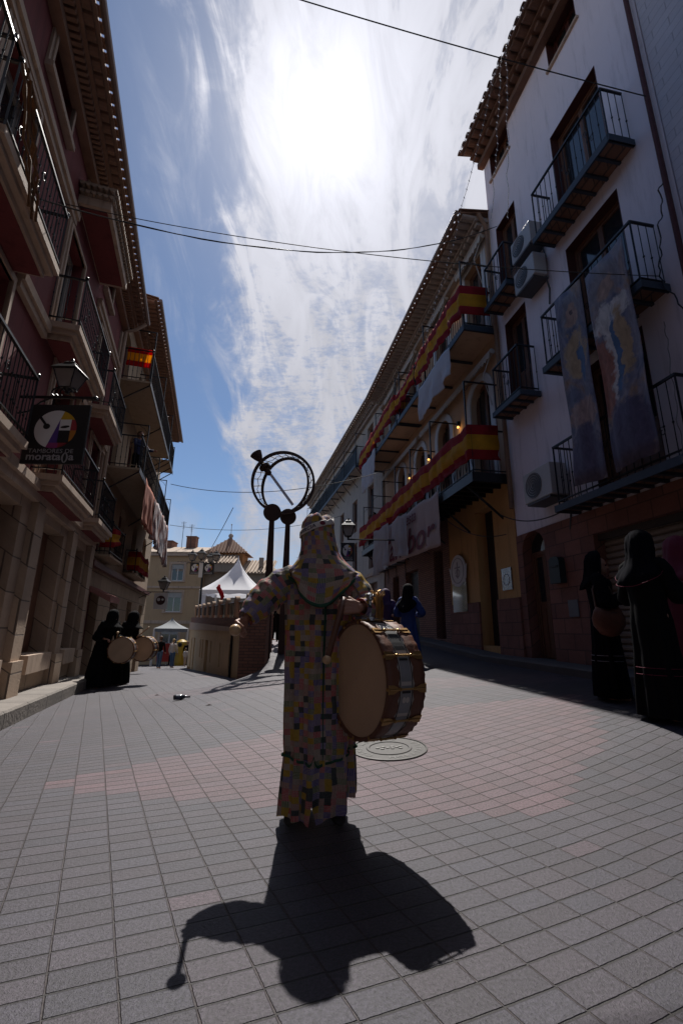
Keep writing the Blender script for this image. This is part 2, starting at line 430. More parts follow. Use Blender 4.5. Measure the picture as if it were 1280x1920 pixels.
# ---------------------------------------------------------------- building kit
def wall(parent, fr, s0, s1, z0, z1, m, ops=(), depth=.28, name='wall', back=7.0, o0=0.0, zbody=None):
    """front sheet with real openings, reveals and the mass of the building behind"""
    mb = MB()
    def F(a, o, z): return fr(a, o+o0, z)
    S = sorted({s0, s1}|{q for o in ops for q in o[:2] if s0 < q < s1}); Z = sorted({z0, z1}|{q for o in ops for q in o[2:4] if z0 < q < z1})
    def quad(p):
        mb.add([F(*q) for q in p], [(0, 1, 2, 3)], [(q[0]+q[1]*.9, q[2]+q[1]*.7) for q in p])
    for i in range(len(S)-1):
        for j in range(len(Z)-1):
            a, b, c, d = S[i], S[i+1], Z[j], Z[j+1]; cx, cz = (a+b)/2, (c+d)/2
            if any(o[0] < cx < o[1] and o[2] < cz < o[3] for o in ops): continue
            quad([(a, 0, c), (b, 0, c), (b, 0, d), (a, 0, d)])
    for o in ops:
        a, b, c, d = o[:4]; e = -depth
        quad([(a, 0, c), (a, e, c), (a, e, d), (a, 0, d)]); quad([(b, 0, c), (b, 0, d), (b, e, d), (b, e, c)])
        quad([(a, 0, d), (a, e, d), (b, e, d), (b, 0, d)]); quad([(a, 0, c), (b, 0, c), (b, e, c), (a, e, c)])
        if len(o) > 4:                              # arched head: two spandrels
            r = (b-a)/2; cx = (a+b)/2; h = o[4]
            for sg in (-1, 1):
                arc = [(cx+sg*r*math.cos(t), d-h+h*math.sin(t)) for t in [math.pi/2*k/8 for k in range(9)]]
                mb.poly(F, [(cx+sg*r, d)]+arc, -.003, e+.02)
    mb.box(F, s0+.002, s1-.002, -back, -depth-.01, z0-1.5, z1 if zbody is None else zbody)
    mb.box(F, s0, s0+.15, -depth-.005, -.001, z0-.3, z1-.001); mb.box(F, s1-.15, s1, -depth-.005, -.001, z0-.3, z1-.001)
    return mb.build(name, m, parent)
def rail(parent, fr, s0, s1, o1, z0, h, sp=.11, m=None, style='plain', ends=(1, 1), o0=.03, r=.008):
    m = m or iron; mb = MB(); n = max(2, int((s1-s0)/sp))
    for zz, t in ((z0+h, .016), (z0+.09, .009)):
        mb.box(fr, s0-.01, s1+.01, o1-.012-t*.4, o1+.012+t*.4, zz-t, zz+t)
        for k, sx in enumerate((s0, s1)):
            if ends[k]: mb.box(fr, sx-.015, sx+.015, o0, o1, zz-t, zz+t)
    def bar(a, o, big=False):
        rr = .016 if big else r
        mb.tube([fr(a, o, z0-.02), fr(a, o, z0+h)], rr, 4)
        if style == 'knots' and not big:
            mb.ball(fr(a, o, z0+h*.45), r*2.0, 6, (1, 1, 1.2))
        if style == 'forged' and not big:
            mb.ball(fr(a, o, z0+h*.62), r*1.8, 5, (1, 1, 1.6)); mb.ball(fr(a, o, z0+h*.30), r*1.8, 5, (1, 1, 1.6))
    for i in range(n+1): bar(s0+(s1-s0)*i/n, o1, i in (0, n))
    for k, sx in enumerate((s0, s1)):
        if ends[k]:
            q = max(2, int((o1-o0)/sp))
            for i in range(q): bar(sx, o0+(o1-o0)*i/q, False)
    if style in ('forged', 'knots'):                 # a scrolled panel in the middle and near the ends
        for cx in ([s0+(s1-s0)*.5, s0+.35] if s1-s0 > 1.3 else [(s0+s1)/2]):
            for sg in (-1, 1):
                pts = []
                for k in range(16):
                    t = k/15*2.6*math.pi; rr = .075*(1-k/20); pts.append(fr(cx+sg*.055+rr*math.cos(t)*.7, o1, z0+h*.5+sg*.11+rr*math.sin(t)))
                mb.tube(pts, .006, 4)
    if style == 'zigzag':
        for i in range(n): mb.tube([fr(s0+(s1-s0)*i/n, o1, z0+.1+(i % 2)*h*.5), fr(s0+(s1-s0)*(i+1)/n, o1, z0+.1+((i+1) % 2)*h*.5)], .007, 4)
    if style == 'forged':
        for k, sx in enumerate((s0, s1)):
            mb.ball(fr(sx, o1, z0+h+.05), .032, 8)
    o = mb.build('railing', m, parent); return o
def balcony(parent, fr, s0, s1, z, o1, t, h, slab_m, style='plain', beams=0, soffit=None, moulded=False, m=None, ends=(1, 1), sp=.11, beam_m=None):
    mb = MB()
    if moulded:
        mb.box(fr, s0, s1, 0.01, o1, z-.10, z); mb.box(fr, s0+.05, s1-.05, .01, o1-.05, z-.17, z-.101); mb.box(fr, s0+.12, s1-.12, .01, o1-.12, z-t, z-.171)
    else: mb.box(fr, s0, s1, .01, o1, z-t*.55, z)
    b = mb.build('balcony', slab_m, parent)
    if moulded:
        q = MB(); q.box(fr, s0+.15, s1-.15, .02, o1-.15, z-t-.012, z-t-.002); q.build('soffit', red_wall, b)
    if beams:
        q = MB(); q.box(fr, s0-.02, s1+.02, o1, o1+.03, z-t, z+.015)
        q.box(fr, s0-.03, s0, .02, o1+.03, z-t, z+.015); q.box(fr, s1, s1+.03, .02, o1+.03, z-t, z+.015)
        n = max(2, int((s1-s0)/beams))
        for i in range(n+1):
            a = s0+(s1-s0)*i/n; q.box(fr, a-.022, a+.022, .02, o1, z-t, z-t*.55)
        q.build('iron_edge', beam_m or blueiron, b)
    rail(b, fr, s0+.03, s1-.03, o1-.03, z, h, sp, m, style, ends)
    return b
def door(parent, fr, s0, s1, z0, z1, m, kind='window', dep=.2, leaves=2, arch=0, o0=0.0, panel=.35, gl=None):
    """a window or balcony door set back in its opening: frame, leaves, panes"""
    mb = MB(); e = -dep+o0; t = .06
    def F(a, o, z): return fr(a, o, z)
    mb.box(F, s0, s0+t, e, e+.07, z0, z1); mb.box(F, s1-t, s1, e, e+.07, z0, z1); mb.box(F, s0+t, s1-t, e, e+.07, z1-t, z1)
    if kind == 'window': mb.box(F, s0+t, s1-t, e, e+.07, z0, z0+t)
    L = (s1-s0-2*t)/leaves
    zb = z0+(z1-z0)*panel if kind != 'window' else z0+t
    for i in range(leaves):
        a = s0+t+L*i; b = a+L; k = .05
        mb.box(F, a+.003, a+k, e+.005, e+.055, z0+.01, z1-t-.003); mb.box(F, b-k, b-.003, e+.005, e+.055, z0+.01, z1-t-.003)
        mb.box(F, a+k, b-k, e+.005, e+.055, z1-t-k, z1-t-.003)
        if kind != 'window': mb.box(F, a+k, b-k, e+.01, e+.04, z0+.01, zb); mb.box(F, a+k+.05, b-k-.05, e+.04, e+.05, z0+.1, zb-.08)
        mb.box(F, a+k, b-k, e+.008, e+.05, zb, zb+.04)
    o = mb.build(kind if kind != 'door' else 'balcony_door', m, parent)
    q = MB(); q.box(F, s0+t+.05, s1-t-.05, e+.015, e+.025, zb+.03, z1-t-.04); q.build('pane', gl or glass, o)
    return o
def surround(parent, fr, s0, s1, z0, z1, m, w=.13, o=.06, sill=True):
    mb = MB()
    for i, (ww, oo) in enumerate(((w, o*.6), (w*.45, o))):
        mb.box(fr, s0-ww, s0, .0+i*.001, oo, z0, z1+ww); mb.box(fr, s1, s1+ww, 0+i*.001, oo, z0, z1+ww); mb.box(fr, s0, s1, i*.001, oo, z1, z1+ww)
    if sill: mb.box(fr, s0-w, s1+w, .0, o+.05, z0-.1, z0)
    return mb.build('window_trim', m, parent)
def eave(parent, fr, s0, s1, z, o1, mtile, corbel=None, sp=.21, gutter=None, slope=.22, back=5.5):
    mb = MB()
    mb.prof(fr, [(-back, z+back*slope+.05), (o1, z-.02), (o1, z+.035), (-back, z+back*slope+.11)], s0, s1)
    r = mb.build('roof', mtile, parent)
    q = MB(); n = int((s1-s0)/sp)
    for i in range(n+1):
        a = s0+(s1-s0)*i/n
        rs = []
        for oo, zz in ((-.3, z+.12+.3*slope), (o1+.05, z+.02)):
            rs.append([fr(a+.078*math.cos(t), oo, zz+.06*math.sin(t)) for t in [math.pi*k/6 for k in range(7)]]+[fr(a+.064*math.cos(t), oo, zz+.045*math.sin(t)) for t in [math.pi*k/6 for k in range(6, -1, -1)]])
        q.loft(rs, True)
    q.build('roof_tiles', mtile, r)
    if corbel:
        q = MB(); q.box(fr, s0, s1, .0, .16, z-.42, z-.26)
        for i in range(n*2 if corbel == 2 else n):
            st = (s1-s0)/(n*2 if corbel == 2 else n); a = s0+st*(i+.5)
            q.box(fr, a-st*.3, a+st*.3, 0, .30, z-.255, z-.16)
        q.box(fr, s0, s1, 0, .36, z-.155, z-.10)
        for i in range(n):
            st = (s1-s0)/n; a = s0+st*(i+.5)
            rs = []
            for oo in (.0, o1-.06):
                rs.append([fr(a+st*.46*math.cos(t), oo, z-.02-.075*math.sin(t)) for t in [math.pi*k/5 for k in range(6)]])
            q.loft(rs, True)
        q.build('cornice', mortar_m if corbel == 3 else mtile, r)
    if gutter:
        g = MB(); g.tube([fr(s0, o1+.10, z-.0), fr(s1, o1+.10, z-.0)], .055, 8); g.build('gutter', gutter, r)
    return r
def bracketframe(parent, fr, s, o1, z0, z1, m=None):
    mb = MB(); mb.box(fr, s-.016, s+.016, o1-.032, o1, z0, z1); mb.box(fr, s-.016, s+.016, .0, o1-.032, z1-.03, z1)
    mb.tube([fr(s, o1-.05, z1-.25), fr(s, o1-.13, z1-.12), fr(s, o1-.26, z1-.05)], .007, 4)
    return mb.build('awning_frame', m or iron, parent)
def pipe(parent, pts, r, m): mb = MB(); mb.tube(pts, r, 8); return mb.build('drainpipe', m, parent)

# ---------------------------------------------------------------- left: crimson building on a stone ground floor
b = thing('apartment_building', FL(4, 0, -.2), 'crimson plastered building with cream stone trim, stone ground floor and black balconies, near left', 'building')
D1 = [(1.6, 2.7), (4.2, 5.2), (7.35, 8.45), (10.45, 11.35)]
D2 = [(1.2, 2.2), (3.9, 4.9), (6.78, 7.78), (9.75, 10.7)]
D3 = [(.6, 1.7), (2.7, 3.8), (4.9, 5.9), (7.3, 8.1), (9.5, 10.2)]
ops = [(a, c, 3.42, 5.45) for a, c in D1]+[(a, c, 5.85, 7.95) for a, c in D2]+[(a, c, 8.85, 9.65) for a, c in D3]
wall(b, FL, -15, 12.0, 3.3, 9.75, red_wall, ops, .3)
for a, c in D1: door(b, FL, a, c, 3.42, 5.45, wood_brown, 'door', .24, 2); surround(b, FL, a, c, 3.42, 5.45, trim, sill=False)
for a, c in D2: door(b, FL, a, c, 5.85, 7.95, shut, 'door', .24, 2, panel=.25); surround(b, FL, a, c, 5.85, 7.95, trim, sill=False)
for a, c in D3: door(b, FL, a, c, 8.85, 9.65, wood_brown, 'window', .24, 2); surround(b, FL, a, c, 8.85, 9.65, trim)
g1 = [(-2.6, -1.2), (1.0, 2.5), (3.6, 5.0), (5.95, 7.0), (8.15, 9.45), (10.45, 11.35)]
wall(b, FL, -15, 12.0, -.7, 3.299, stone, [(a, c, .30, 2.85) for a, c in g1], .34, 'stone_ground_floor', o0=.04)
for s_ in (-1.0, 3.2, 5.5, 7.55, 9.9, 11.75):
    mb = MB(); mb.box(FL, s_-.19, s_+.19, .04, .15, -.5, 3.05); mb.box(FL, s_-.24, s_+.24, .04, .20, -.5, .55); mb.build('pilaster', stone, b)
for a, c in g1:
    q = MB(); q.box(FL, a, c, -.27, -.24, .62, 2.85); q.box(FL, a+.06, c-.06, -.24, -.225, .70, 1.7); q.box(FL, a+.06, c-.06, -.24, -.225, 1.78, 2.78)
    o = q.build('shutter_door', wood_brown, b); q = MB(); q.box(FL, a-.02, c+.02, -.25, .16, .30, .60); q.build('step', trim, b)
mb = MB(); mb.box(FL, -15, 12.05, .04, .14, 3.02, 3.16); mb.box(FL, -15, 12.05, .0, .2, 3.161, 3.30)
for s0_, s1_ in ((-15, .4), (3.2, 3.35), (5.35, 6.55), (8.85, 9.4), (11.45, 12.0)):
    mb.box(FL, s0_, s1_, .001, .11, 5.62, 5.76); mb.box(FL, s0_, s1_, .001, .07, 5.50, 5.619)
mb.box(FL, -15, 6.88, .001, .10, 8.18, 8.30); mb.box(FL, -15, 6.88, .001, .06, 8.06, 8.179); mb.box(FL, 9.1, 12.0, .001, .1, 8.18, 8.3); mb.box(FL, 9.1, 12.0, .001, .06, 8.06, 8.179)
for zz0, zz1 in ((3.31, 5.5), (5.77, 8.05), (8.31, 9.3)): mb.box(FL, 11.75, 12.003, .0, .05, zz0, zz1)
mb.build('string_course', trim, b)
for s0_, s1_, zz in ((-1, 3.2, 3.32), (3.5, 5.42, 3.32), (7.02, 9.46, 3.42), (10.1, 11.9, 3.42), (.6, 3.2, 5.86), (3.34, 5.3, 5.84), (6.55, 8.84, 5.86), (9.46, 11.4, 5.86)):
    balcony(b, FL, s0_, s1_, zz, .5, .26, .88, trim, 'forged', moulded=True, sp=.1)
# tiled canopy over the third balcony door
mb = MB(); mb.box(FL, 6.9, 9.05, .0, .55, 8.62, 8.80)
c = mb.build('canopy', trim, b); mb = MB(); mb.box(FL, 6.98, 8.97, .02, .48, 8.605, 8.618); mb.build('soffit', red_wall, c)
mb = MB()
for zz, d_ in ((8.81, 0.0), (8.93, .05)):
    mb.box(FL, 6.86-d_, 9.09+d_, 0, .58+d_, zz+.065, zz+.11)
    for i in range(6): a = .05+.1*i; mb.tube([FL(6.82-d_, a, zz+.03), FL(7.1, a, zz+.03)], .04, 7)
    for i in range(22): a = 6.92+.1*i; mb.tube([FL(a, .1, zz+.03), FL(a, .60+d_, zz+.03)], .04, 7)
mb.build('roof_tiles', tile_pale, c)
eave(b, FL, -15, 12.08, 9.9, .54, tile_m, 2, .2, mat('zinc_gutter', (.24, .17, .14), .4, .2, 9, metal=.2))
pipe(b, [FL(11.95, .6, 9.8), FL(11.95, .35, 9.55), FL(11.93, .1, 9.4), FL(11.9, .1, 5), FL(11.9, .1, 0)], .05, trim)
# the dead climbing stem hanging at the near balcony
mb = MB()
for k in range(7):
    pts = [FL(3.3+k*.04+random.uniform(-.05, .05)+j*.11, .55+random.uniform(-.03, .05), 6.6-j*.17+random.uniform(-.03, .03)) for j in range(7)]
    mb.tube(pts, .014, 5)
o = mb.build('dry_creeper', mat('dry_stem', (.14, .07, .03), .9, .4, 30)); tag(o, 'dry brown creeper stems trailing down the nearest crimson-front balcony', 'plant')

# ---------------------------------------------------------------- left: tan building with the flags
b = thing('apartment_building', FL2(4, 0, -.8), 'tan plastered building with arched doors and deep iron balconies beyond the crimson one', 'building')
d4 = [(.35, 1.35), (3.0, 4.0), (5.7, 6.6), (8.4, 9.4)]
ops = [(a, c, 3.05, 4.95, .35) for a, c in d4]+[(a, c, 5.55, 7.55, .4) for a, c in d4]+[(a, c, 8.15, 9.9, .3) for a, c in d4]
gd = [(.5, 1.6), (3.2, 4.4), (6.2, 7.3), (9.2, 10.2)]
wall(b, FL2, .02, 11.2, 2.7, 10.7, tan_wall, ops, .25)
wall(b, FL2, .02, 11.2, -2, 2.699, brick('tan_stone', (.36, .27, .18), (.29, .21, .14), (.12, .09, .06), .8, .42), [(a, c, -1.4, 2.05) for a, c in gd], .3, 'ground_floor', o0=.03)
redw = mat('crimson_shutter', (.10, .018, .018), .6, .2, 8)
for a, c in d4:
    for z0, z1 in ((3.05, 4.95), (5.55, 7.55), (8.15, 9.9)): door(b, FL2, a, c, z0, z1, redw, 'door', .2, 2, panel=.5)
for a, c in gd:
    q = MB(); q.box(FL2, a, c, -.22, -.19, -1.4, 2.05); q.build('shutter_door', redw, b)
mb = MB(); mb.box(FL2, .02, 11.2, .03, .16, 2.6, 2.75); mb.build('string_course', redw, b)
for s0_, s1_, zz, oo, hh in ((.05, 6.3, 8.0, .9, 1.0), (6.6, 8.2, 8.0, .9, 1.0), (.1, 9.0, 5.35, .9, .95), (.35, 2.2, 2.95, .42, .85), (4.6, 7.3, 2.95, .42, .8)):
    bl = balcony(b, FL2, s0_, s1_, zz, oo, .1, hh, tan_wall, 'forged', m=iron, sp=.12)
    if oo > .5:
        for a in ([s0_+.1, (s0_+s1_)/2, s1_-.1]): q = MB(); q.tube([FL2(a, 0, zz-.75), FL2(a, oo-.02, zz-.08)], .022, 5); q.build('bracket', iron, bl)
        q = MB(); q.box(FL2, s0_, s1_, oo, oo+.02, zz-.12, zz+.02); q.build('iron_edge', iron, bl)
for s_, z0, z1 in ((.2, 8.0, 9.75), (3.1, 8, 9.9), (6.2, 8, 9.9), (8.1, 8.0, 9.2), (.9, 5.4, 7.0), (3.9, 5.4, 7.1), (6.6, 5.4, 7.1), (8.9, 5.4, 6.9)): bracketframe(b, FL2, s_, .9, z0, z1)
eave(b, FL2, .0, 11.2, 10.75, .80, tile_m, 2, .2, mat('zinc_gutter'))
mb = MB()
for k in range(9): a = .25+k*.14; mb.prof(FL2, [(.05, 2.1+.02*(k % 2)), (.6, 1.85+.02*(k % 2)), (.6, 1.7), (.05, 1.98)], a, a+.13)
o = mb.build('awning', mat('striped_awning', (.30, .13, .11), .85, .3, 14)); tag(o, 'small faded striped awning over the first ground-floor door of the tan building', 'awning')

# ---------------------------------------------------------------- right: near pale house
b = thing('apartment_building', FR(0, 0, 0), 'pale grey brick-painted house at the right picture edge with a dark concrete pier', 'building')
wall(b, FR, -16, 4.88, -.5, 13.6, grey_wall, [], .3)
mb = MB(); mb.box(FR, -16, 3.75, .0, .35, -.5, 14.5); mb.build('pier', concrete, b)
mb = MB(); mb.box(FR, -16, 4.8, -6, .55, 13.6, 13.8); mb.build('roof', tile_m, b)

# ---------------------------------------------------------------- right: white house
b = thing('townhouse', FR(7, 0, .3), 'tall white plastered house with red stone base, arched door and brown balcony doors', 'building')
ops = [(5.77, 7.02, 3.06, 5.42), (5.77, 7.02, 5.62, 7.98), (5.77, 7.02, 8.34, 10.74), (8.36, 9.17, 5.62, 7.95), (8.36, 9.17, 8.3, 10.7), (5.95, 6.78, 12.28, 13.1), (8.33, 9.15, 12.25, 13.1)]
wall(b, FR, 4.9, 9.45, 3.0, 13.35, white_wall, ops, .3)
for i, (a, c, z0, z1) in enumerate(ops):
    door(b, FR, a, c, z0, z1, wood_brown if i != 5 else wood_red, 'window' if i > 4 else 'door', .24, 2, panel=.42)
    q = MB(); q.box(FR, a, a+.012, -.2, .004, z0, z1); q.box(FR, c-.012, c, -.2, .004, z0, z1); q.box(FR, a+.013, c-.013, -.2, .004, z1-.012, z1); q.build('door_lining', wood_red, b)
    if i > 4: q = MB(); q.box(FR, a-.05, c+.05, -.05, .05, z0-.06, z0-.002); q.build('window_sill', trim, b)
wall(b, FR, 4.9, 9.45, -.3, 2.999, redstone, [(8.52, 9.26, .55, 3.0, .36), (4.95, 7.25, .2, 2.6)], .3, 'stone_base', o0=.03)
door(b, FR, 8.52, 9.26, .58, 2.62, wood_brown, 'door', .24, 2, panel=.5)
mb = MB(); mb.box(FR, 8.52, 9.26, -.22, -.18, 2.62, 3.0); mb.build('fanlight', glass, b)
mb = MB(); mb.box(FR, 8.45, 9.33, -.2, .15, .2, .55); mb.build('step', mat('dark_paving'), b)
mb = MB()
for k in range(24): z_ = .2+k*.1; mb.prof(FR, [(-.2, z_), (-.155, z_+.02), (-.15, z_+.05), (-.155, z_+.08), (-.2, z_+.1)], 4.96, 7.24)
mb.build('garage_door', mat('garage_slats', (.24, .20, .165), .6, .2, 5), b)
mb = MB(); mb.box(FR, 4.9, 7.3, -.12, -.05, 2.5, 2.6); mb.build('lintel', mat('lintel', (.05, .04, .035)), b)
beam_soffit = brick('tiled_soffit', (.24, .13, .085), (.19, .10, .065), (.09, .06, .05), .3, .14)
for s0_, s1_, zz in ((5.05, 7.48, 3.1), (5.26, 7.38, 5.66), (5.34, 7.24, 8.37), (8.16, 9.17, 5.66), (8.27, 9.17, 8.33)):
    balcony(b, FR, s0_, s1_, zz, .45, .1, 1.05, beam_soffit, 'knots', beams=.24, sp=.125)
eave(b, FR, 4.9, 9.5, 13.42, .62, mat('brown_roof_tile', (.15, .085, .06), .85, .35, 5, bump=.004), 1, .22, None)
pipe(b, [FR(4.97, .06, 13.2), FR(4.97, .06, 5), FR(4.97, .06, .3)], .035, mat('dark_red_pipe', (.09, .03, .03)))
pipe(b, [FR(9.42, .3, 11.4), FR(9.40, .12, 11.0), FR(9.40, .1, 7), FR(9.40, .1, 3.6)], .05, mat('copper_pipe', (.20, .11, .06), .6, .3, 9))

# ---------------------------------------------------------------- right: ochre house with the long balconies
b = thing('townhouse', FR(14, 0, .7), 'peach and ochre house with long flag-draped balconies and arched doors, mid right', 'building')
wu = [(9.95, 10.9), (12.2, 13.1), (14.95, 15.8), (17.4, 18.3)]
wl = [(10.05, 11.05), (12.35, 13.3), (14.4, 15.3), (16.5, 17.4)]
ops = [(a, c, 8.12, 10.75) for a, c in wu]+[(a, c, 4.55, 7.25, .5) for a, c in wl]
wall(b, FR, 9.46, 19.3, 4.3, 11.4, orange_wall, ops, .3)
for a, c in wu: door(b, FR, a, c, 8.12, 10.75, wood_brown, 'door', .22, 2); surround(b, FR, a, c, 8.12, 10.75, pvc, .22, .03, False)
for a, c in wl:
    door(b, FR, a, c, 4.55, 7.25, wood_brown, 'door', .22, 2)
    q = MB(); r = (c-a)/2; cx = (a+c)/2
    arc = [(cx+r*math.cos(t), 6.75+.5*math.sin(t)) for t in [math.pi*k/14 for k in range(15)]]
    arc2 = [(cx+(r+.2)*math.cos(t), 6.75+.7*math.sin(t)) for t in [math.pi*k/14 for k in range(15)]]
    for k in range(14): q.poly(FR, [arc[k], arc2[k], arc2[k+1], arc[k+1]], 0.002, .035)
    q.box(FR, a-.2, a, .002, .035, 4.5, 6.75); q.box(FR, c, c+.2, .002, .035, 4.5, 6.75)
    q.build('window_trim', pvc, b)
wall(b, FR, 9.46, 12.85, -.3, 4.299, yellow_wall, [(10.35, 11.2, .75, 3.95), (9.9, 9.901, 1, 1.01)], .35, 'ochre_wall', o0=.02)
wall(b, FR, 12.85, 19.3, -.3, 4.299, brickwall, [(13.3, 14.0, .85, 3.45), (15.4, 16.7, .9, 3.1), (17.5, 18.3, 1, 3.1)], .35, 'brick_wall', o0=.03)
q = MB(); q.box(FR, 9.46, 10.35, .02, .07, -.3, 1.75); q.box(FR, 11.2, 12.85, .02, .07, -.3, 1.75); q.build('plinth', redstone, b)
for a, c, z0, z1 in ((10.35, 11.2, .75, 3.95), (13.3, 14.0, .85, 3.45), (17.5, 18.3, 1, 3.1)):
    q = MB(); q.box(FR, a, c, -.3, -.26, z0, z1); q.box(FR, a+.08, c-.08, -.26, -.245, z0+.15, z0+1.0); q.box(FR, a+.08, c-.08, -.26, -.245, z0+1.1, z1-.12); q.build('street_door', mat('black_door', (.02, .016, .014), .6), b)
q = MB()
for k in range(22): q.box(FR, 15.42, 16.68, -.2, -.17, .9+k*.1, .985+k*.1)
for k in range(13): q.box(FR, 15.42+k*.1, 15.435+k*.1, -.17, -.16, .9, 3.1)
q.build('roller_grille', mat('grille_steel', (.10, .10, .10), .5, .2, 9, metal=.4), b)
bl = balcony(b, FR, 9.5, 14.62, 8.08, .85, .14, 1.05, orange_wall, 'plain', beams=1.2, sp=.12)
bl = balcony(b, FR, 14.8, 19.6, 8.12, .85, .14, 1.05, orange_wall, 'plain', beams=1.2, sp=.12)
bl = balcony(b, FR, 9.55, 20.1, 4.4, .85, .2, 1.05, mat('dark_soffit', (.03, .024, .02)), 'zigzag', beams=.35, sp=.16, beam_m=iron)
for k in range(7): a = 9.9+k*1.6; q = MB(); q.tube([FR(a, .0, 3.5), FR(a, .82, 4.2)], .028, 5); q.build('bracket', iron, bl)
for s_, z0, z1 in ((9.55, 8.1, 9.95), (12.1, 8.1, 10.0), (14.5, 8.1, 9.9), (14.95, 8.1, 9.9), (17.7, 8.1, 9.9), (9.75, 4.4, 6.75), (11.9, 4.4, 6.75), (13.6, 4.4, 6.6), (15.2, 4.4, 6.6), (16.8, 4.4, 6.6), (18.4, 4.4, 6.5), (19.9, 4.4, 6.4)): bracketframe(b, FR, s_, .85, z0, z1)
eave(b, FR, 9.48, 19.4, 11.42, .75, tile_m, 3, .22, mat('zinc_gutter'))
aw = mat('rolled_awning', (.45, .42, .38), .85, .2, 9)
for i, (a, c, zz) in enumerate(((9.6, 11.1, 10.95), (11.9, 13.4, 10.95), (14.7, 16.1, 10.95), (17.2, 18.6, 10.95), (9.6, 14.4, 7.55), (14.7, 19.2, 7.55))):
    mb = MB(); mb.tube([FR(a, .12, zz), FR(c, .12, zz)], .07, 8)
    n = int((c-a)/.14)
    for k in range(n): u = a+(c-a)*k/n; mb.poly(FR, [(u, zz), (u+.14, zz), (u+.14, zz-.14), (u+.07, zz-.19-.02*(k % 3)), (u, zz-.14)], .20, .205)
    mb.tube([FR(a+.1, .1, zz), FR(a+.2, .3, zz-.6), FR(a+.25, .08, zz-1.3)], .012, 4)
    o = mb.build('rolled_awning', aw)
    tag(o, ['rolled cream awning above the top-floor door nearest the white house', 'rolled cream awning above the second top-floor door of the peach house', 'rolled cream awning above the third top-floor door of the peach house', 'rolled cream awning above the farthest top-floor door of the peach house', 'long rolled awning under the upper balcony, near half', 'long rolled awning under the upper balcony, far half'][i], 'awning', 'rolled awnings on the peach house')

# ---------------------------------------------------------------- right: far beige houses
b = thing('townhouse', FR3(8, 0, 1), 'long weathered beige house with a glazed iron balcony, farthest on the right row', 'building')
ops = []
for k in range(6):
    a = 1.4+k*3.0; ops += [(a, a+1.0, 9.35, 11.2), (a, a+1.0, 6.2, 8.0), (a, a+.9, 3.9, 5.6)]
gd = [(1.0, 2.2, 1.0, 3.2), (4.0, 5.4, 1.0, 3.2), (8, 9.2, 1.0, 3.2)]
wall(b, FR3, .02, 20, -.3, 11.9, beige_wall, ops+gd, .25)
for a, c, z0, z1 in ops: door(b, FR3, a, c, z0, z1, wood_brown, 'window' if z0 < 5 else 'door', .2, 2)
for a, c, z0, z1 in gd: q = MB(); q.box(FR3, a, c, -.2, -.17, z0, z1); q.build('street_door', wood_brown, b)
bl = balcony(b, FR3, 2.7, 19.5, 9.3, .55, .12, 1.05, beige_wall, 'plain', beams=1.5, sp=.1)
q = MB(); q.box(FR3, 2.8, 19.4, .45, .46, 9.35, 10.25); q.build('mesh_screen', mat('dark_screen', (.05, .06, .075), .5, .2, 6), bl)
for k in range(12): q = MB(); q.tube([FR3(2.8+k*1.5, 0, 8.6), FR3(2.8+k*1.5, .5, 9.2)], .02, 5); q.build('bracket', iron, bl)
for k in range(7): bracketframe(b, FR3, 2.8+k*2.6, .55, 9.3, 11.1)
eave(b, FR3, .0, 20, 11.95, .5, tile_pale, 3, .25, mat('zinc_gutter'))
q = MB(); q.box(FR3, .1, 20, 0.001, .08, 3.5, 3.65); q.build('string_course', trim, b)

# ---------------------------------------------------------------- terrace wall building between the two street branches
b = thing('terrace_wall', (-4.5, 17, 0), 'low cream and brick retaining wall with domed pier balustrade between the two streets', 'wall')
A = Vector((-2.46, 12.0, 0)); B = Vector((-8.35, 26, 0)); dv = (B-A); LT = dv.length; dv.normalize(); nv = Vector((-dv.y, dv.x, 0))
def FT(a, o, z): q = A+dv*a+nv*o; return Vector((q.x, q.y, z))
tz = lambda a: 1.02+a*.022
redbrick = brick('red_brick', (.28, .13, .085), (.21, .10, .07), (.10, .07, .055), .25, .075, .01)
cream = mat('cream_render', (.54, .40, .23), .85, .14, 2, grime=.3)
wnd = [(1.9+k*1.9, 2.15+k*1.9) for k in range(2)]+[(6.0, 6.3), (7.0, 7.9), (8.6, 8.9), (9.4, 9.7), (12.0, 12.5), (13.4, 13.8)]
wall(b, FT, .02, LT, -.9, 1.02, cream, [(a, c, -.15 if c-a < .4 else -1.3, .62) for a, c in wnd], .12, 'rendered_wall', back=.42, zbody=1.0)
mb = MB(); n = 14
for k in range(n):
    a0, a1 = LT*k/n, LT*(k+1)/n
    mb.hexa([FT(a0, -.42, 1.0), FT(a1, -.42, 1.0), FT(a1, .05, 1.0), FT(a0, .05, 1.0), FT(a0, -.42, tz(a0)+.05), FT(a1, -.42, tz(a1)+.05), FT(a1, .05, tz(a1)+.05), FT(a0, .05, tz(a0)+.05)])
mb.build('coping', trim, b)
mb = MB()
mb.hexa([FT(0, -.36, 1.07), FT(LT, -.36, 1.4), FT(LT, 0, 1.4), FT(0, 0, 1.07), FT(0, -.36, 1.34), FT(LT, -.36, 1.67), FT(LT, 0, 1.67), FT(0, 0, 1.34)], [(0, 0), (LT, 0), (LT, .3), (0, .3), (0, .4), (LT, .4), (LT, .75), (0, .75)])
mb.build('brick_parapet', redbrick, b)
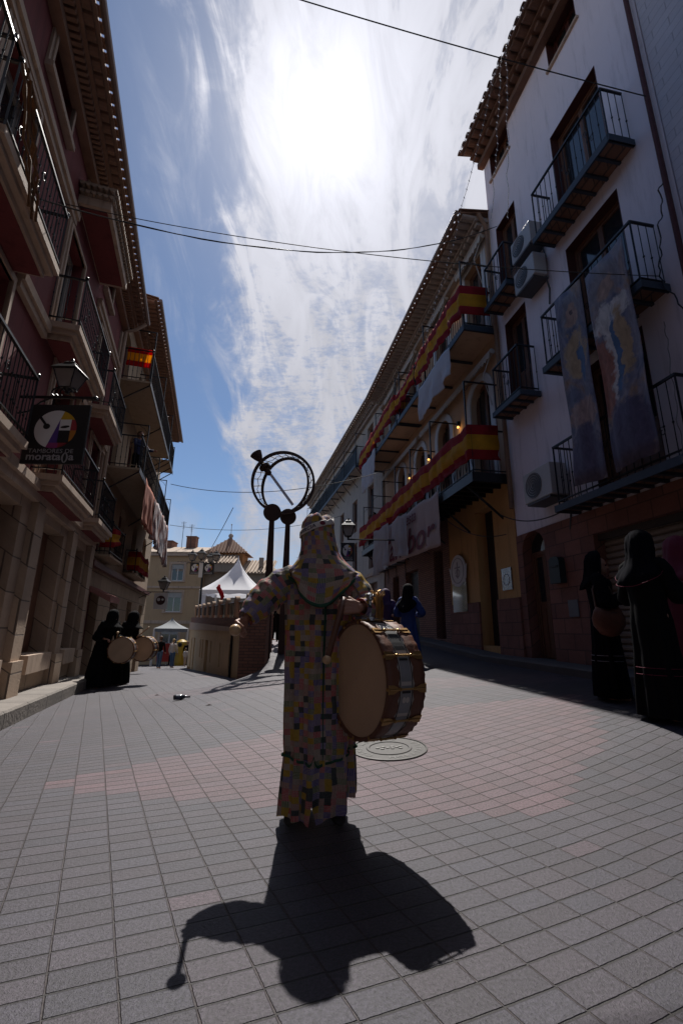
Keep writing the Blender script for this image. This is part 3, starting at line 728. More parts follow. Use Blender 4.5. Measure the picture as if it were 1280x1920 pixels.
for k in range(9):
    a = .5+k*1.78; z0 = 1.345+a*.0217; r = .3 if k < 8 else .22
    mb = MB()
    for sg, (o0_, o1_) in ((0, (-.24, -.12)),):
        mb.box(FT, a-.15, a+.15, o0_, o1_, z0, z0+.46)
        mb.box(FT, a-.17, a+.17, -.255, -.105, z0+.46, z0+.50)
        arc = [(a+.16*math.cos(t), z0+.50+.15*math.sin(t)) for t in [math.pi*j/8 for j in range(9)]]
        mb.poly(FT, arc, -.245, -.115)
    mb.build('pier', mat('pier_stone', (.36, .245, .165), .85, .25, 6, bump=.004), b)
mb = MB()
for k in range(60):
    a = .4+k*.25
    mb.tube([FT(a, -.18, 1.44+a*.0217), FT(a, -.18, 1.82+a*.0217)], .012, 4)
mb.tube([FT(.2, -.18, 1.82), FT(LT, -.18, 1.82+LT*.0217)], .018, 4); mb.build('railing', iron, b)
# brick nose facing down the street
FN = Fr(-2.52, 11.75, 90, 'L'); FN.n = Vector((0, -1, 0))
mb = MB(); mb.box(FN, 0, .66, -.5, 0, -.6, 1.42); mb.box(FN, -.02, .68, -.5, .03, 1.42, 1.52); mb.build('brick_end', redbrick, b)
mb = MB(); mb.box(Fr(-2.0, 11.8, 0, 'L'), 0, 2.2, -.25, -.02, -.4, 1.5); mb.build('brick_return', redbrick, b)
mb = MB(); mb.tube([FT(1.55, .04, .98), FT(1.55, .04, -.35)], .035, 6); mb.build('drainpipe', iron, b)

# ---------------------------------------------------------------- drum sculpture
s = thing('sculpture', (-1.75, 12.9, .35), 'tall rusty steel sculpture of an open drum hoop on two round-headed columns', 'sculpture')
for cx, cy, cz, r in ((-1.98, 12.5, 4.30, .25), (-1.62, 13.3, 4.38, .245)):
    mb = MB(); n = 16
    for x0, x1, z0, z1 in (((.22, .07, gz(cx, cy)-.2, cz-r*.8)),):
        rings = [[Vector((cx+sx*ww, cy+sy*.04, zz)) for sx, sy in ((-1, -1), (1, -1), (1, 1), (-1, 1))] for ww, zz in ((.135, z0), (.115, 1.8), (.068, z1+.03))]
        mb.loft(rings)
    cir = [(cx+r*math.cos(2*math.pi*k/28), cz+r*math.sin(2*math.pi*k/28)) for k in range(28)]
    mb.add([(a, cy-.055, c_) for a, c_ in cir]+[(a, cy+.055, c_) for a, c_ in cir], [tuple(range(28)), tuple(range(55, 27, -1))]+[(i, (i+1) % 28, 28+(i+1) % 28, 28+i) for i in range(28)])
    mb.build('column', rust, s, bevel=.006)
def ringpt(c, a, b_, tilt, yaw, t):
    u = a*math.cos(t)*math.cos(tilt)+b_*math.sin(t)*math.sin(tilt); v = -a*math.cos(t)*math.sin(tilt)+b_*math.sin(t)*math.cos(tilt)
    return Vector((c[0]+u*math.cos(yaw), c[1]+u*math.sin(yaw), c[2]+v))
rg = [((-1.72, 12.62, 5.26), .93, .97, R(4), R(6)), ((-1.72, 13.15, 5.33), .71, .93, R(14), R(8))]
for c, a, b_, tl, yw in rg:
    rings = []
    for k in range(64):
        t = 2*math.pi*k/64; p = ringpt(c, a, b_, tl, yw, t); q = ringpt(c, a*.925 if a > .8 else a*.90, b_*.93, tl, yw, t)
        rings.append([p+Vector((0, -.05, 0)), p+Vector((0, .05, 0)), q+Vector((0, .05, 0)), q+Vector((0, -.05, 0))])
    mb = MB(); mb.loft(rings+[rings[0]], False); mb.build('hoop', rust, s)
mb = MB()
for k in range(26):
    t = 2*math.pi*k/26; p = ringpt(*rg[0][:1], rg[0][1]*.96, rg[0][2]*.96, rg[0][3], rg[0][4], t); q = ringpt(*rg[1][:1], rg[1][1]*.95, rg[1][2]*.95, rg[1][3], rg[1][4], t)
    if p.z > 4.45: mb.tube([p, q], .012, 4)
mid = []
for k in range(53):
    t = 2*math.pi*k/52; p = ringpt(*rg[0][:1], rg[0][1]*.96, rg[0][2]*.96, rg[0][3], rg[0][4], t); q = ringpt(*rg[1][:1], rg[1][1]*.95, rg[1][2]*.95, rg[1][3], rg[1][4], t)
    mid.append(p.lerp(q, .5+.1*math.sin(k*2.1)))
mb.tube(mid, .010, 4); mb.build('netting', rust, s)
mb = MB(); ax = Vector((-.55, .0, .80)).normalized(); c0 = Vector((-2.28, 12.7, 5.72))
mb.lathe(c0, [(.05, -.25), (.09, -.2), (.09, -.02), (.17, .0), (.17, .09), (.07, .15), (.055, .26), (.14, .42), (.19, .56), (.15, .58)], 14, ax); mb.build('tuning_peg', rust, s)
mb = MB(); p0 = Vector((-2.15, 12.95, 5.60)); p1 = Vector((-1.45, 12.95, 4.66)); d_ = (p1-p0).normalized(); sd_ = Vector((d_.z, 0, -d_.x))
mb.loft([[p-sd_*.04+Vector((0, -.02, 0)), p+sd_*.04+Vector((0, -.02, 0)), p+sd_*.04+Vector((0, .02, 0)), p-sd_*.04+Vector((0, .02, 0))] for p in (p0, p1)]); mb.build('crossbar', mat('galvanised_bar', (.6, .6, .66), .5, .1, 9), s)

# ---------------------------------------------------------------- far houses closing the street
def FF(x, y, az=0): f = Fr(x, y, 90+az, 'L'); return f     # s to the right, o towards the camera
f1_ = FF(-17.75, 41, 0); f1_.n = Vector((0, -1, 0))
def f1(a, o, z): return f1_(a*.911, o, 1.06+(z-1.06)*.911)
b = thing('apartment_building', (-16, 45, -2.2), 'yellow-beige apartment block with paired windows at the end of the lower street', 'building')
ops = [(2.6, 3.85, 5.6, 7.3), (2.35, 3.9, 2.6, 4.5), (2.2, 3.9, -.4, 1.0), (-2, -1, 5.6, 7.3), (-2, -1, 2.6, 4.5)]
yb = mat('yellow_beige_plaster', (.42, .29, .17), .9, .12, 1, grime=.15)
wall(b, f1, -8, 5.6, -3, 8.4, yb, ops, .2)
for a, c, z0, z1 in ops:
    door(b, f1, a, c, z0, z1, pvc, 'window', .14, 2); surround(b, f1, a, c, z0, z1, trim, .22, .06)
    q = MB(); q.box(f1, a+.05, c-.05, -.08, -.04, z1-.5, z1); q.build('roller_shutter', shut, b)
mb = MB(); mb.box(f1, -8, 5.7, .001, .25, 8.1, 8.4); mb.box(f1, -8, 5.65, .001, .1, 4.9, 5.1); mb.box(f1, -8, 5.65, .001, .12, 1.5, 1.8); mb.build('string_course', trim, b)
mb = MB(); mb.prof(f1, [(.3, 8.4), (.3, 8.48), (-3, 9.6), (-6, 8.4)], -8, 5.7); r = mb.build('roof', tile_pale, b)
for a, c, o_, z_ in ((2.9, 3.9, -3.2, 10.6), (-.5, 1.4, -3.8, 10.1)): mb = MB(); mb.box(f1, a, c, o_, -2.4, 9, z_); mb.box(f1, a-.06, c+.06, o_-.05, -2.35, z_, z_+.1); mb.build('chimney', redbrick, r)
for a, h_ in ((2.6, 12.2), (3.5, 11.9)):
    mb = MB(); mb.tube([f1(a, -2, 9.2), f1(a, -2, h_)], .025, 4)
    for k in range(5): mb.tube([f1(a-.3+.04*k, -2, h_-.1-k*.16), f1(a+.3-.04*k, -2, h_-.1-k*.16)], .012, 4)
    mb.build('aerial', iron, b)
b = thing('house', (-9, 42, -1), 'orange-walled house with small pyramid-roofed tower and tiled roofs behind the white tent', 'building')
f2 = FF(-16.0, 42); f2.n = Vector((0, -1, 0))
pw = mat('pale_plaster', (.27, .22, .175), .9, .15, 2, grime=.3); ow = mat('orange_plaster', (.42, .20, .08), .9, .15, 2)
wall(b, f2, .6, 9.4, -2, 6.2, pw, [(5.4, 7.4, 4.2, 5.5), (5.2, 7.8, 1.0, 3.4), (1.2, 2.8, 3.6, 5.0)], .25)
q = MB(); q.box(f2, 5.4, 7.4, -.18, -.15, 4.2, 5.5); q.build('window', mat('terracotta_blind', (.26, .12, .07)), b)
door(b, f2, 5.2, 7.8, 1.0, 3.4, wood_brown, 'window', .2, 3); door(b, f2, 1.2, 2.8, 3.6, 5, wood_brown, 'window', .2, 2)
def tileroof(parent, fr, s0, s1, o0_, z0, o1_, z1, m=tile_pale, sp=.32):
    q = MB(); n = int((s1-s0)/sp)
    q.prof(fr, [(o0_, z0-.08), (o0_, z0), (o1_, z1), (o1_, z1-.08)], s0, s1)
    for i in range(n): a = s0+sp*(i+.5); q.tube([fr(a, o0_+.05, z0+.02), fr(a, o1_, z1+.02)], .10, 6)
    return q.build('roof', m, parent)
tileroof(b, f2, .6, 9.6, .35, 6.1, -3, 7.7)
q = MB(); q.box(f2, 3.4, 6.6, -3.4, -1.0, 6.4, 8.15); q.build('tower', ow, b)
q = MB(); ap = f2(5.0, -2.2, 9.9)
cs = [f2(2.9, -.6, 8.1), f2(7.1, -.6, 8.1), f2(7.1, -3.8, 8.1), f2(2.9, -3.8, 8.1)]
q.add(cs+[ap], [(0, 1, 4), (1, 2, 4), (2, 3, 4), (3, 0, 4), (0, 1, 2, 3)])
for i in range(14): a = 3.05+.3*i; tt = 1-abs(a-5.0)/2.1; q.tube([f2(a, -.58, 8.15), f2(lerp(a, 5.0, .0), lerp(-.6, -2.2, tt), lerp(8.12, 9.88, tt))], .08, 6)
r = q.build('tower_roof', tile_m, b); q = MB(); q.tube([ap, ap+Vector((0, 0, 1.3))], .03, 5); q.ball(ap+Vector((0, 0, .15)), .25, 8); q.ball(ap+Vector((0, 0, 1.3)), .08, 6); q.build('finial', mortar_m, r)
tileroof(b, f2, 1.0, 6.3, 1.0, 6.9, -.9, 7.9)
q = MB(); q.box(f2, 1.0, 6.3, .3, .9, 6.1, 6.95); q.build('dormer_wall', pw, b)
q = MB(); q.box(f2, 8.2, 8.6, -1.2, -.8, 6.8, 7.7); q.build('chimney', pw, b)
b = thing('house', (2, 60, 1), 'distant low pale house with a flat tiled roof beyond the sculpture columns', 'building')
f3 = FF(-12, 60); f3.n = Vector((0, -1, 0)); wall(b, f3, 0, 22, -2, 7.0, pw, [(3+k*3.4, 4.2+k*3.4, 3.5, 5.5) for k in range(5)], .2)
tileroof(b, f3, -.2, 22.2, .4, 6.95, -4, 8.4, sp=.5)
b = thing('house', (-15, 70, -2), 'distant brown-roofed row closing the view beside the yellow-beige block', 'building')
f4 = FF(-40, 66); f4.n = Vector((0, -1, 0)); wall(b, f4, 0, 30, -4, 8.5, tan_wall, [(3+k*3.4, 4.2+k*3.4, 3.5, 5.5) for k in range(8)], .2); tileroof(b, f4, 0, 30, .4, 8.5, -4, 10.2, sp=.6)
mb = MB()
for x_, h_ in ((-5.3, 10.5),):
    mb.tube([(x_, 59, 6), (x_, 59, h_)], .04, 4)
    for k in range(5): mb.tube([(x_-.55+.08*k, 59, h_-.2-k*.3), (x_+.55-.08*k, 59, h_-.2-k*.3)], .02, 4)
tag(mb.build('aerial', iron), 'thin rooftop aerial standing between the sculpture columns', 'aerial')

# ---------------------------------------------------------------- tents
def marquee(x, y, zb, w, h, hp, label, m, rz=0.0, skirt=.22):
    t = thing('marquee', (x, y, zb), label, 'tent', rz=rz)
    mb = MB(); n = 20
    rings = []
    for i in range(13):
        k = i/12; ww = w*((1-k)**1.9*.94+.06*(1-k)); zz = h+hp*k
        ring = []
        for e in range(4):
            for j in range(6):
                u = -1+2*j/6; c = [(u, -1), (1, u), (-u, 1), (-1, -u)][e]
                sag = 1-.10*(1-u*u)*math.sin(math.pi*min(1, k*1.1))
                ring.append(Vector((c[0]*ww*sag, c[1]*ww*sag, zz)))
        rings.append(ring)
    mb.smooth = True; mb.loft(rings, False); mb.smooth = False
    base = rings[0]; q2 = [p+Vector((0, 0, -skirt-.06*(i % 2))) for i, p in enumerate(base)]
    mb.loft([base, q2], False)
    mb.build('canopy', m, t, True)
    for sx in (-1, 1):
        for sy in (-1, 1):
            q = MB(); q.cube(sx*w*.97-.05, sx*w*.97+.05, sy*w*.97-.05, sy*w*.97+.05, -.2, h); q.build('leg', pvc, t, True)
    return t
canvas = mat('white_canvas', (.74, .74, .78), .7, .05, 5, trans=.35)
t = marquee(-6.95, 30.5, gz(-5, 30.5)+.1, 1.9, 2.5, 2.5, 'white high-peaked marquee behind the domed balustrade', canvas, R(0))
q = MB(); q.cube(-1.8, -1.75, -1.7, -.9, 0, 2.3); q.build('side_curtain', canvas, t, True)
t = marquee(-13.2, 36.5, -1.7, 1.25, 2.75, .9, 'low grey and white gazebo at the bottom of the lower street', mat('grey_canvas', (.17, .19, .21), .7, .08, 5, trans=.25), R(20))
q = MB(); q.cube(-.9, .9, 1.2, 1.25, .2, 1.6); q.build('back_panel', mat('red_panel', (.4, .04, .03)), t, True)

# ---------------------------------------------------------------- signs, lamps
CW_, CY_, CP_, CR_, CB_, CO_ = whitep, mat('print_yellow', (.5, .30, .01)), mat('print_purple', (.08, .035, .22)), mat('print_red', (.30, .03, .04)), blackp, mat('print_orange', (.42, .16, .02))
def emblem(parent, fn, local=False, txt=True, white_board=False):
    """fn maps unit board coordinates (u right, v up) to 3-D; the drum festival emblem and its lettering"""
    mb = MB(); cx, cy, r = .485, .575, .345
    def circ(a0, a1, rr=r, n=24): return [(cx+rr*math.cos(a0+(a1-a0)*k/n), cy+rr*math.sin(a0+(a1-a0)*k/n)*.93) for k in range(n+1)]
    mb.mi = 0; pts = circ(R(72), R(252)); mb.add([fn(u, v, 1) for u, v in pts], [tuple(range(len(pts)))])
    def clipcell(x0, x1, y0, y1, mi):
        # a patch of the right half, clipped to the circle and to the slanted dividing line
        P = []
        for k in range(11): P.append((lerp(x0, x1, k/10), y0))
        for k in range(1, 11): P.append((x1, lerp(y0, y1, k/10)))
        for k in range(1, 11): P.append((lerp(x1, x0, k/10), y1))
        for k in range(1, 10): P.append((x0, lerp(y1, y0, k/10)))
        Q = []
        for u, v in P:
            xd = cx+.107+(v-(cy+.305))*.35
            u = max(u, xd)
            dx, dy = u-cx, (v-cy)/.93; L = math.hypot(dx, dy)
            if L > r: u = cx+dx*r/L; v = cy+dy*r/L*.93
            u = max(u, cx+.107+(v-(cy+.305))*.35)
            Q.append((u, v))
        mb.mi = mi; mb.add([fn(u, v, 1.0) for u, v in Q], [tuple(range(len(Q)))])
    xm, xr = cx+.06, cx+.245
    clipcell(xm-.3, xr+.2, cy+.165, cy+.4, 1)
    clipcell(cx-.3, xm, cy-.06, cy+.165, 2); clipcell(xm, xr, cy-.02, cy+.165, 0); clipcell(xr, cx+.4, cy-.02, cy+.165, 3)
    clipcell(cx-.3, xm, cy-.23, cy-.06, 2); clipcell(xm, xr, cy-.23, cy-.02, 4); clipcell(xr, cx+.4, cy-.23, cy-.02, 5)
    clipcell(cx-.4, xm+.02, cy-.36, cy-.23, 6); clipcell(xm+.02, cx+.4, cy-.36, cy-.23, 3)
    mb.mi = 4
    el = [(cx+.155+.075*math.cos(t), cy+.04+.022*math.sin(t)+.01*math.cos(t)) for t in [2*math.pi*k/16 for k in range(16)]]
    mb.add([fn(u, v, 2) for u, v in el], [tuple(range(16))])
    dt = [(cx-.15+.058*math.cos(t), cy+.045+.048*math.sin(t)) for t in [2*math.pi*k/16 for k in range(16)]]
    mb.add([fn(u, v, 2) for u, v in dt], [tuple(range(16))])
    mb.add([fn(u, v, 2.2) for u, v in ((cx-.31, cy+.205), (cx-.27, cy+.225), (cx-.13, cy+.06), (cx-.16, cy+.035))], [(0, 1, 2, 3)])
    mb.build('emblem', [CW_, CY_, CP_, CR_, CB_, CO_, mat('print_magenta', (.25, .03, .15))], parent, local)
    if txt:
        q = MB(); ink_ = textg if not white_board else blackp
        text_mb(q, 'TAMBORES DE', .098, lambda a, c: fn(.475+a*1.15, .175+c*1.0, 1)); text_mb(q, 'morata()a', .17, lambda a, c: fn(.475+a*1.15, .06+c, 1), bold=.004)
        q.build('lettering', ink_, parent, local)
def lantern(parent_label, loc, scale=1.0, group=None, name='street_lamp'):
    t = thing(name, loc, parent_label, 'lamp', group); S = scale
    def ring(wd, z): return [Vector((sx*wd*S, sy*wd*S, z*S)) for sx, sy in ((-1, -1), (1, -1), (1, 1), (-1, 1))]
    q = MB(); q.loft([ring(.11, .12), ring(.215, .48)]); q.build('lantern_glass', mat('milky_glass', (.22, .20, .19), .25, .15, 8, alpha=.75), t, True)
    q = MB(); lo, hi = ring(.115, .115), ring(.222, .485)
    for i in range(4):
        q.tube([lo[i], hi[i]], .012*S, 4); q.tube([lo[i], lo[(i+1) % 4]], .012*S, 4); q.tube([hi[i], hi[(i+1) % 4]], .016*S, 4)
    q.loft([ring(.25, .48), ring(.26, .50), ring(.17, .60), ring(.10, .67), ring(.11, .69), ring(.06, .74)]); q.ball((0, 0, .78*S), .045*S, 8)
    q.tube([(0, 0, .12*S), (0, 0, 0)], .02*S, 6); q.lathe((0, 0, 0), [(.05*S, 0), (.03*S, .05*S), (.09*S, .12*S)], 8)
    for i in range(4):
        p = (lo[i]+hi[i])/2*.0+hi[i]*1.02; q.ball(p, .022*S, 5)
    q.build('lantern_frame', iron, t, True)
    return t
# hanging sign and its lantern on the left
yS = 5.9
t = thing('hanging_sign', (-4.05, yS, 3.9), 'square black hanging sign reading TAMBORES DE moratalla with round drum emblem', 'sign')
q = MB(); q.box(Fr(-4.47, yS, 90, 'L'), 0, .86, -.02, .02, 3.25, 4.15); q.build('board', blackp, t, bevel=.004)
emblem(t, lambda u, v, k: Vector((-4.47+.86*u, yS-.02-.0025*k, 3.25+.90*v)))
t = thing('lamp_bracket', (-4.6, yS, 4.25), 'black wrought bracket carrying the nearest lantern over the hanging sign', 'bracket')
q = MB(); q.tube([(-4.66, yS, 4.28), (-3.6, yS, 4.27)], .022, 6); q.tube([(-4.65, yS, 4.02), (-4.5, yS, 4.05), (-4.35, yS, 4.2), (-4.2, yS, 4.27)], .014, 5)
for sg in range(3):
    q.tube([(-4.1+.06*sg+.12*math.cos(a*.5), yS+.0, 4.36+.08*math.sin(a*.5)) for a in range(0, 11)], .011, 5)
q.ball((-3.57, yS, 4.27), .035, 8); q.tube([(-4.3, yS, 4.27), (-4.3, yS, 4.2)], .01, 4); q.tube([(-3.75, yS, 4.27), (-3.75, yS, 4.2)], .01, 4)
q.build('scrolled_arm', iron, t)
lantern('black four-sided lantern above the TAMBORES DE moratalla sign, nearest on the left', (-4.0, yS, 4.33), .70)
# second sign on the right row
t = thing('hanging_sign', (.2, 14, 3.5), 'small black festival sign behind the hooded drummer, on the right row', 'sign')
q = MB(); q.cube(-.01, .42, 13.98, 14.02, 3.14, 3.73); q.build('board', blackp, t)
emblem(t, lambda u, v, k: Vector((-.01+.43*u, 13.98-.004*k, 3.14+.59*v)))
t2 = lantern('black lantern over the small festival sign on the right row', (.22, 14.05, 3.85), .85)
q = MB(); q.tube([(.2, 14.04, 3.85), (2.85, 14.04, 3.83)], .025, 5); q.tube([(2.8, 14.04, 3.4), (2.2, 14.04, 3.8)], .015, 5); tag(q.build('lamp_bracket', iron), 'long iron arm from the brick house to the small festival sign', 'bracket')
# far wall lantern and white sign
lantern('black lantern on the corner of the tan building, above the white sign', (-7.75, 20.0, 2.62), .85)
t = thing('hanging_sign', (-7.8, 20, 2.2), 'small white festival sign under the corner lantern of the tan building', 'sign')
q = MB(); q.cube(-8.12, -7.52, 19.98, 20.02, 1.86, 2.55); q.build('board', whitep, t)
q = MB(); q.lathe((-7.82, 19.97, 2.24), [(.2, 0), (.2, .006)], 20, (0, 1, 0)); q.build('emblem', mat('dark_emblem', (.05, .02, .02)), t)
q = MB(); q.lathe((-7.9, 19.955, 2.27), [(.07, 0), (.07, .004)], 12, (0, 1, 0)); q.lathe((-7.73, 19.955, 2.27), [(.05, 0), (.05, .004)], 12, (0, 1, 0)); q.build('emblem_spot', whitep, t)
q = MB(); q.tube([(-9.1, 20.05, 2.6), (-7.5, 20.05, 2.6)], .02, 5); q.tube([(-9.1, 20.05, 2.2), (-8.3, 20.05, 2.58)], .014, 5); tag(q.build('lamp_bracket', iron), 'iron arm holding the white sign off the tan building', 'bracket')
# lamp post in the middle distance
lx, ly = -8.55, 28.0
t = thing('lamp_post', (lx, ly, gz(lx+1.5, ly)), 'tall black lamp post with several lanterns and two black festival signs, beside the white marquee', 'lamp')
q = MB(); q.tube([(lx, ly, -.8), (lx, ly, 5.1)], [.09, .05], 8); q.tube([(lx-.75, ly, 5.0), (lx+.8, ly, 5.0)], .03, 5); q.lathe((lx, ly, -.8), [(.2, 0), (.2, .5), (.1, .7)], 10); q.tube([(lx, ly-.7, 5.0), (lx, ly+.7, 5.0)], .03, 5); q.build('post', iron, t)
for dx, dy in ((-.72, 0), (.78, 0), (0.05, -.65), (.25, .65)):
    ln = lantern('lantern', (lx+dx, ly+dy, 5.05), .95); ln.parent = t; ln.location = Vector((lx+dx, ly+dy, 5.05))-t.location
    for k in ('label', 'category'): del ln[k]
    ln.name = 'lantern'
for sx in (-.72, .10):
    q = MB(); q.cube(lx+sx-.02, lx+sx+.64, ly-.2, ly-.17, 4.28, 5.0); bo = q.build('sign_board', blackp, t)
    emblem(bo, (lambda sx: lambda u, v, k: Vector((lx+sx-.02+.66*u, ly-.2-.006*k, 4.28+.72*v)))(sx))
q = MB(); q.loft([[Vector((lx-.05+a, ly-.25, z_)) for a in (-.12, .12)]+[Vector((lx-.05+a, ly-.27, z_)) for a in (.12, -.12)] for z_ in (4.1, 5.0)]); q.build('pennant', whitep, t)
# traffic sign
t = thing('road_sign', (-13.9, 38, -1.5), 'round blue no-parking road sign on a thin post at the foot of the lower street', 'sign')
q = MB(); q.tube([(-13.9, 38, -2), (-13.9, 38, 1.5)], .03, 6); q.build('post', ac_m, t); q = MB(); q.lathe((-13.9, 37.95, 1.3), [(.27, 0), (.27, .02)], 20, (0, 1, 0)); q.build('disc', mat('sign_blue', (.02, .06, .3)), t)
q = MB(); q.lathe((-13.9, 37.93, 1.3), [(.27, 0), (.21, 0), (.21, -.006), (.27, -.006), (.27, 0)], 24, (0, 1, 0), False); q.build('rim', CR_, t)
# yellow recycling container
t = thing('recycling_bin', (-11.75, 35, gz(-11.75, 35)), 'tall yellow recycling container at the corner of the terrace wall', 'bin')
q = MB(); q.lathe((0, 0, -.1), [(.36, 0), (.42, .3), (.42, 1.6), (.38, 1.8), (.2, 1.93), (.02, 1.97)], 16); q.build('shell', mat('yellow_plastic', (.38, .23, .01), .5, .15, 4), t, True)
q = MB(); q.ball((.0, -.46, 1.5), .16, 10, (1, .4, 1)); q.build('mouth', dark, t, True)

# ---------------------------------------------------------------- flags and banners
def drape(name, fr, top, label, cat, mats, bands, o=.9, drop=.9, amp=.03, n=60, group=None, seed=0, slope=None, corner=None, mtop=None, dropf=None):
    """cloth hung from a line of (s,z) points; bands = fractions with material index"""
    mb = MB(); mb.smooth = True
    m = 14
    L = [0]
    for i in range(len(top)-1): L.append(L[-1]+math.hypot(top[i+1][0]-top[i][0], top[i+1][1]-top[i][1]))
    def at(t):
        d = t*L[-1]
        for i in range(len(top)-1):
            if d <= L[i+1] or i == len(top)-2:
                k = (d-L[i])/(L[i+1]-L[i]); return [lerp(top[i][j], top[i+1][j], k) for j in range(len(top[i]))]
    vs = []; uv = []
    for i in range(n+1):
        t = i/n; p = at(t); s_, z_ = p[0], p[1]; oo = p[2] if len(p) > 2 else o
        dd = drop*(dropf(t) if dropf else 1)
        for j in range(m+1):
            v = j/m
            w = amp*(math.sin(t*L[-1]*9+seed+v*.8)+.6*math.sin(t*L[-1]*21+seed*2+v*2))*(.25+v*.9)
            w += noise.noise(Vector((t*L[-1]*2.2, v*3, seed)))*amp*4*v+amp*.7*math.sin(t*L[-1]*4.3-v*2.5+seed)*v
            sag = .02*math.sin(t*L[-1]*7+seed)-.075*abs(math.sin(t*L[-1]*1.7+seed))
            vs.append(fr(s_+w*.35*v, oo+.012+w+amp, z_-dd*v+sag*(1-v))); uv.append((t*L[-1], v*dd))
    fs = {}
    for j in range(m):
        v = (j+.5)/m; mi = [b_[1] for b_ in bands if v <= b_[0]][0]
        fs.setdefault(mi, []).extend([(i*(m+1)+j, (i+1)*(m+1)+j, (i+1)*(m+1)+j+1, i*(m+1)+j+1) for i in range(n)])
    b0 = len(mb.v); mb.v += [tuple(q) for q in vs]; mb.uv += uv
    for mi, ff in fs.items():
        for f in ff: mb.f.append([b0+k for k in f]); mb.m.append(mi); mb.sm.append(True)
    ob = mb.build(name, mats, None, solid=.004); tag(ob, label, cat, group); return ob
SP = [fl_red, fl_yel]; BD = [(.26, 0), (.72, 1), (1.01, 0)]
gS = 'Spanish flag cloths on the peach house balconies'
drape('flag', FR, [(9.5, 5.6, .15), (9.52, 5.6, .86), (12.6, 5.55, .9), (16, 5.5, .9), (20.35, 5.5, .9)], 'longest red and yellow flag cloth along the lower balcony', 'flag', SP, BD, drop=.88, n=140, group=gS, seed=1)
drape('flag', FR, [(9.45, 9.25, .15), (9.47, 9.25, .86), (11.0, 9.2, .9), (12.6, 9.1, .9)], 'red and yellow flag cloth on the upper balcony nearest the white house', 'flag', SP, BD, drop=.86, n=60, group=gS, seed=2)
drape('flag', FR, [(12.7, 9.08, .9), (14.62, 8.98, .9), (14.64, 9.0, .3)], 'dark folded flag cloth at the far end of the nearer upper balcony', 'flag', SP, BD, drop=.62, n=40, group=gS, seed=3)
drape('flag', FR, [(14.85, 9.3, .3), (14.87, 9.3, .88), (17, 9.15, .9), (20.2, 9.05, .9)], 'red and yellow flag cloth along the farther upper balcony', 'flag', SP, BD, drop=.85, n=80, group=gS, seed=4)
drape('banner', FR, [(10.15, 8.0), (12.35, 8.0)], 'white cloth banner hanging below the nearer upper balcony', 'banner', [cloth_w], [(1.01, 0)], o=.93, drop=.85, amp=.02, n=40, seed=5, dropf=lambda t: 1+.25*t)
drape('banner', FR, [(17.4, 8.2), (19.6, 8.2)], 'white cloth banner hanging below the farther upper balcony', 'banner', [cloth_w], [(1.01, 0)], o=.93, drop=1.3, amp=.025, n=40, seed=6)
tb = drape('banner', FR, [(11.25, 4.55), (17.0, 4.7)], 'pale banner with crimson lettering Fiesta Tambor under the long flag', 'banner', [cloth_pink], [(1.01, 0)], o=.92, drop=1.45, amp=.012, n=60, seed=7)
q = MB(); tm = lambda a, z_: FR(17.0-a, .985, z_)
text_mb(q, 'Fiesta', .50, lambda a, c: tm(3.5+a*1.1, 4.13+c-a*.02), shear=.25, bold=.004); text_mb(q, 'Tambor', 1.05, lambda a, c: tm(2.95+a*1.42, 3.27+c-a*.02), shear=.25, bold=.012); q.f and q.build('lettering', ink, tb)
drape('cloth', FR, [(13.3, 4.5), (14.7, 4.55)], 'sheer white cloth hanging over the middle of the Tambor banner', 'cloth', [sheer], [(1.01, 0)], o=1.06, drop=1.35, amp=.03, n=30, seed=8, dropf=lambda t: 1-.12*t)
drape('cloth', FR, [(15.2, 4.6), (17.1, 4.7)], 'sheer white cloth hanging past the far end of the Tambor banner', 'cloth', [sheer], [(1.01, 0)], o=1.06, drop=1.5, amp=.035, n=34, seed=9, dropf=lambda t: .95+.2*t)
# left flags
SPL = [mat('lit_flag_red', (.55, .012, .02), .75, .12, 20, trans=.75), mat('lit_flag_yellow', (.85, .45, .015), .75, .12, 20, trans=.75)]  # brighter, more translucent copies of the flag colours: sunlight put into the cloth
drape('flag', FL2, [(.15, 9.15, .15), (.16, 9.15, .82)], 'small sunlit flag tied to the high corner balcony of the tan building', 'flag', SPL, BD, drop=.66, amp=.015, n=16, seed=10)
drape('flag', FL2, [(.35, 3.75, .10), (.36, 3.75, .44), (1.0, 3.7, .46)], 'crumpled flag on the first low balcony of the tan building', 'flag', SP, BD, drop=.62, amp=.03, n=16, seed=11, dropf=lambda t: 1-.35*t)
drape('flag', FL2, [(4.6, 3.75, .1), (4.62, 3.75, .46), (7.3, 3.75, .46)], 'flag wrapped round the far low balcony of the tan building', 'flag', SP, BD, drop=.72, amp=.02, n=40, seed=12)
sal = mat('salmon_banner', (.40, .14, .09), .85, .2, 5, trans=.25)
def paint(name, cols, sc_, seed):
    m = bpy.data.materials.new(name); m.use_nodes = True; nt = m.node_tree; b = nt.nodes['Principled BSDF']; b.inputs['Roughness'].default_value = .75
    tc = nt.nodes.new('ShaderNodeTexCoord'); u, v, _ = sep(nt, tc.outputs['UV'])
    n = nz(nt, comb(nt, u*1.3+seed, v*.55+u*.25), sc_, 5, .6, 1.4); cr = nt.nodes.new('ShaderNodeValToRGB'); e = cr.color_ramp.elements
    for i, (p, c) in enumerate(cols):
        q = e[i] if i < 2 else e.new(p)
        q.position = p; q.color = (*c, 1)
    nt.links.new(n.v, cr.inputs[0]); return m, nt, b, u, v, cr
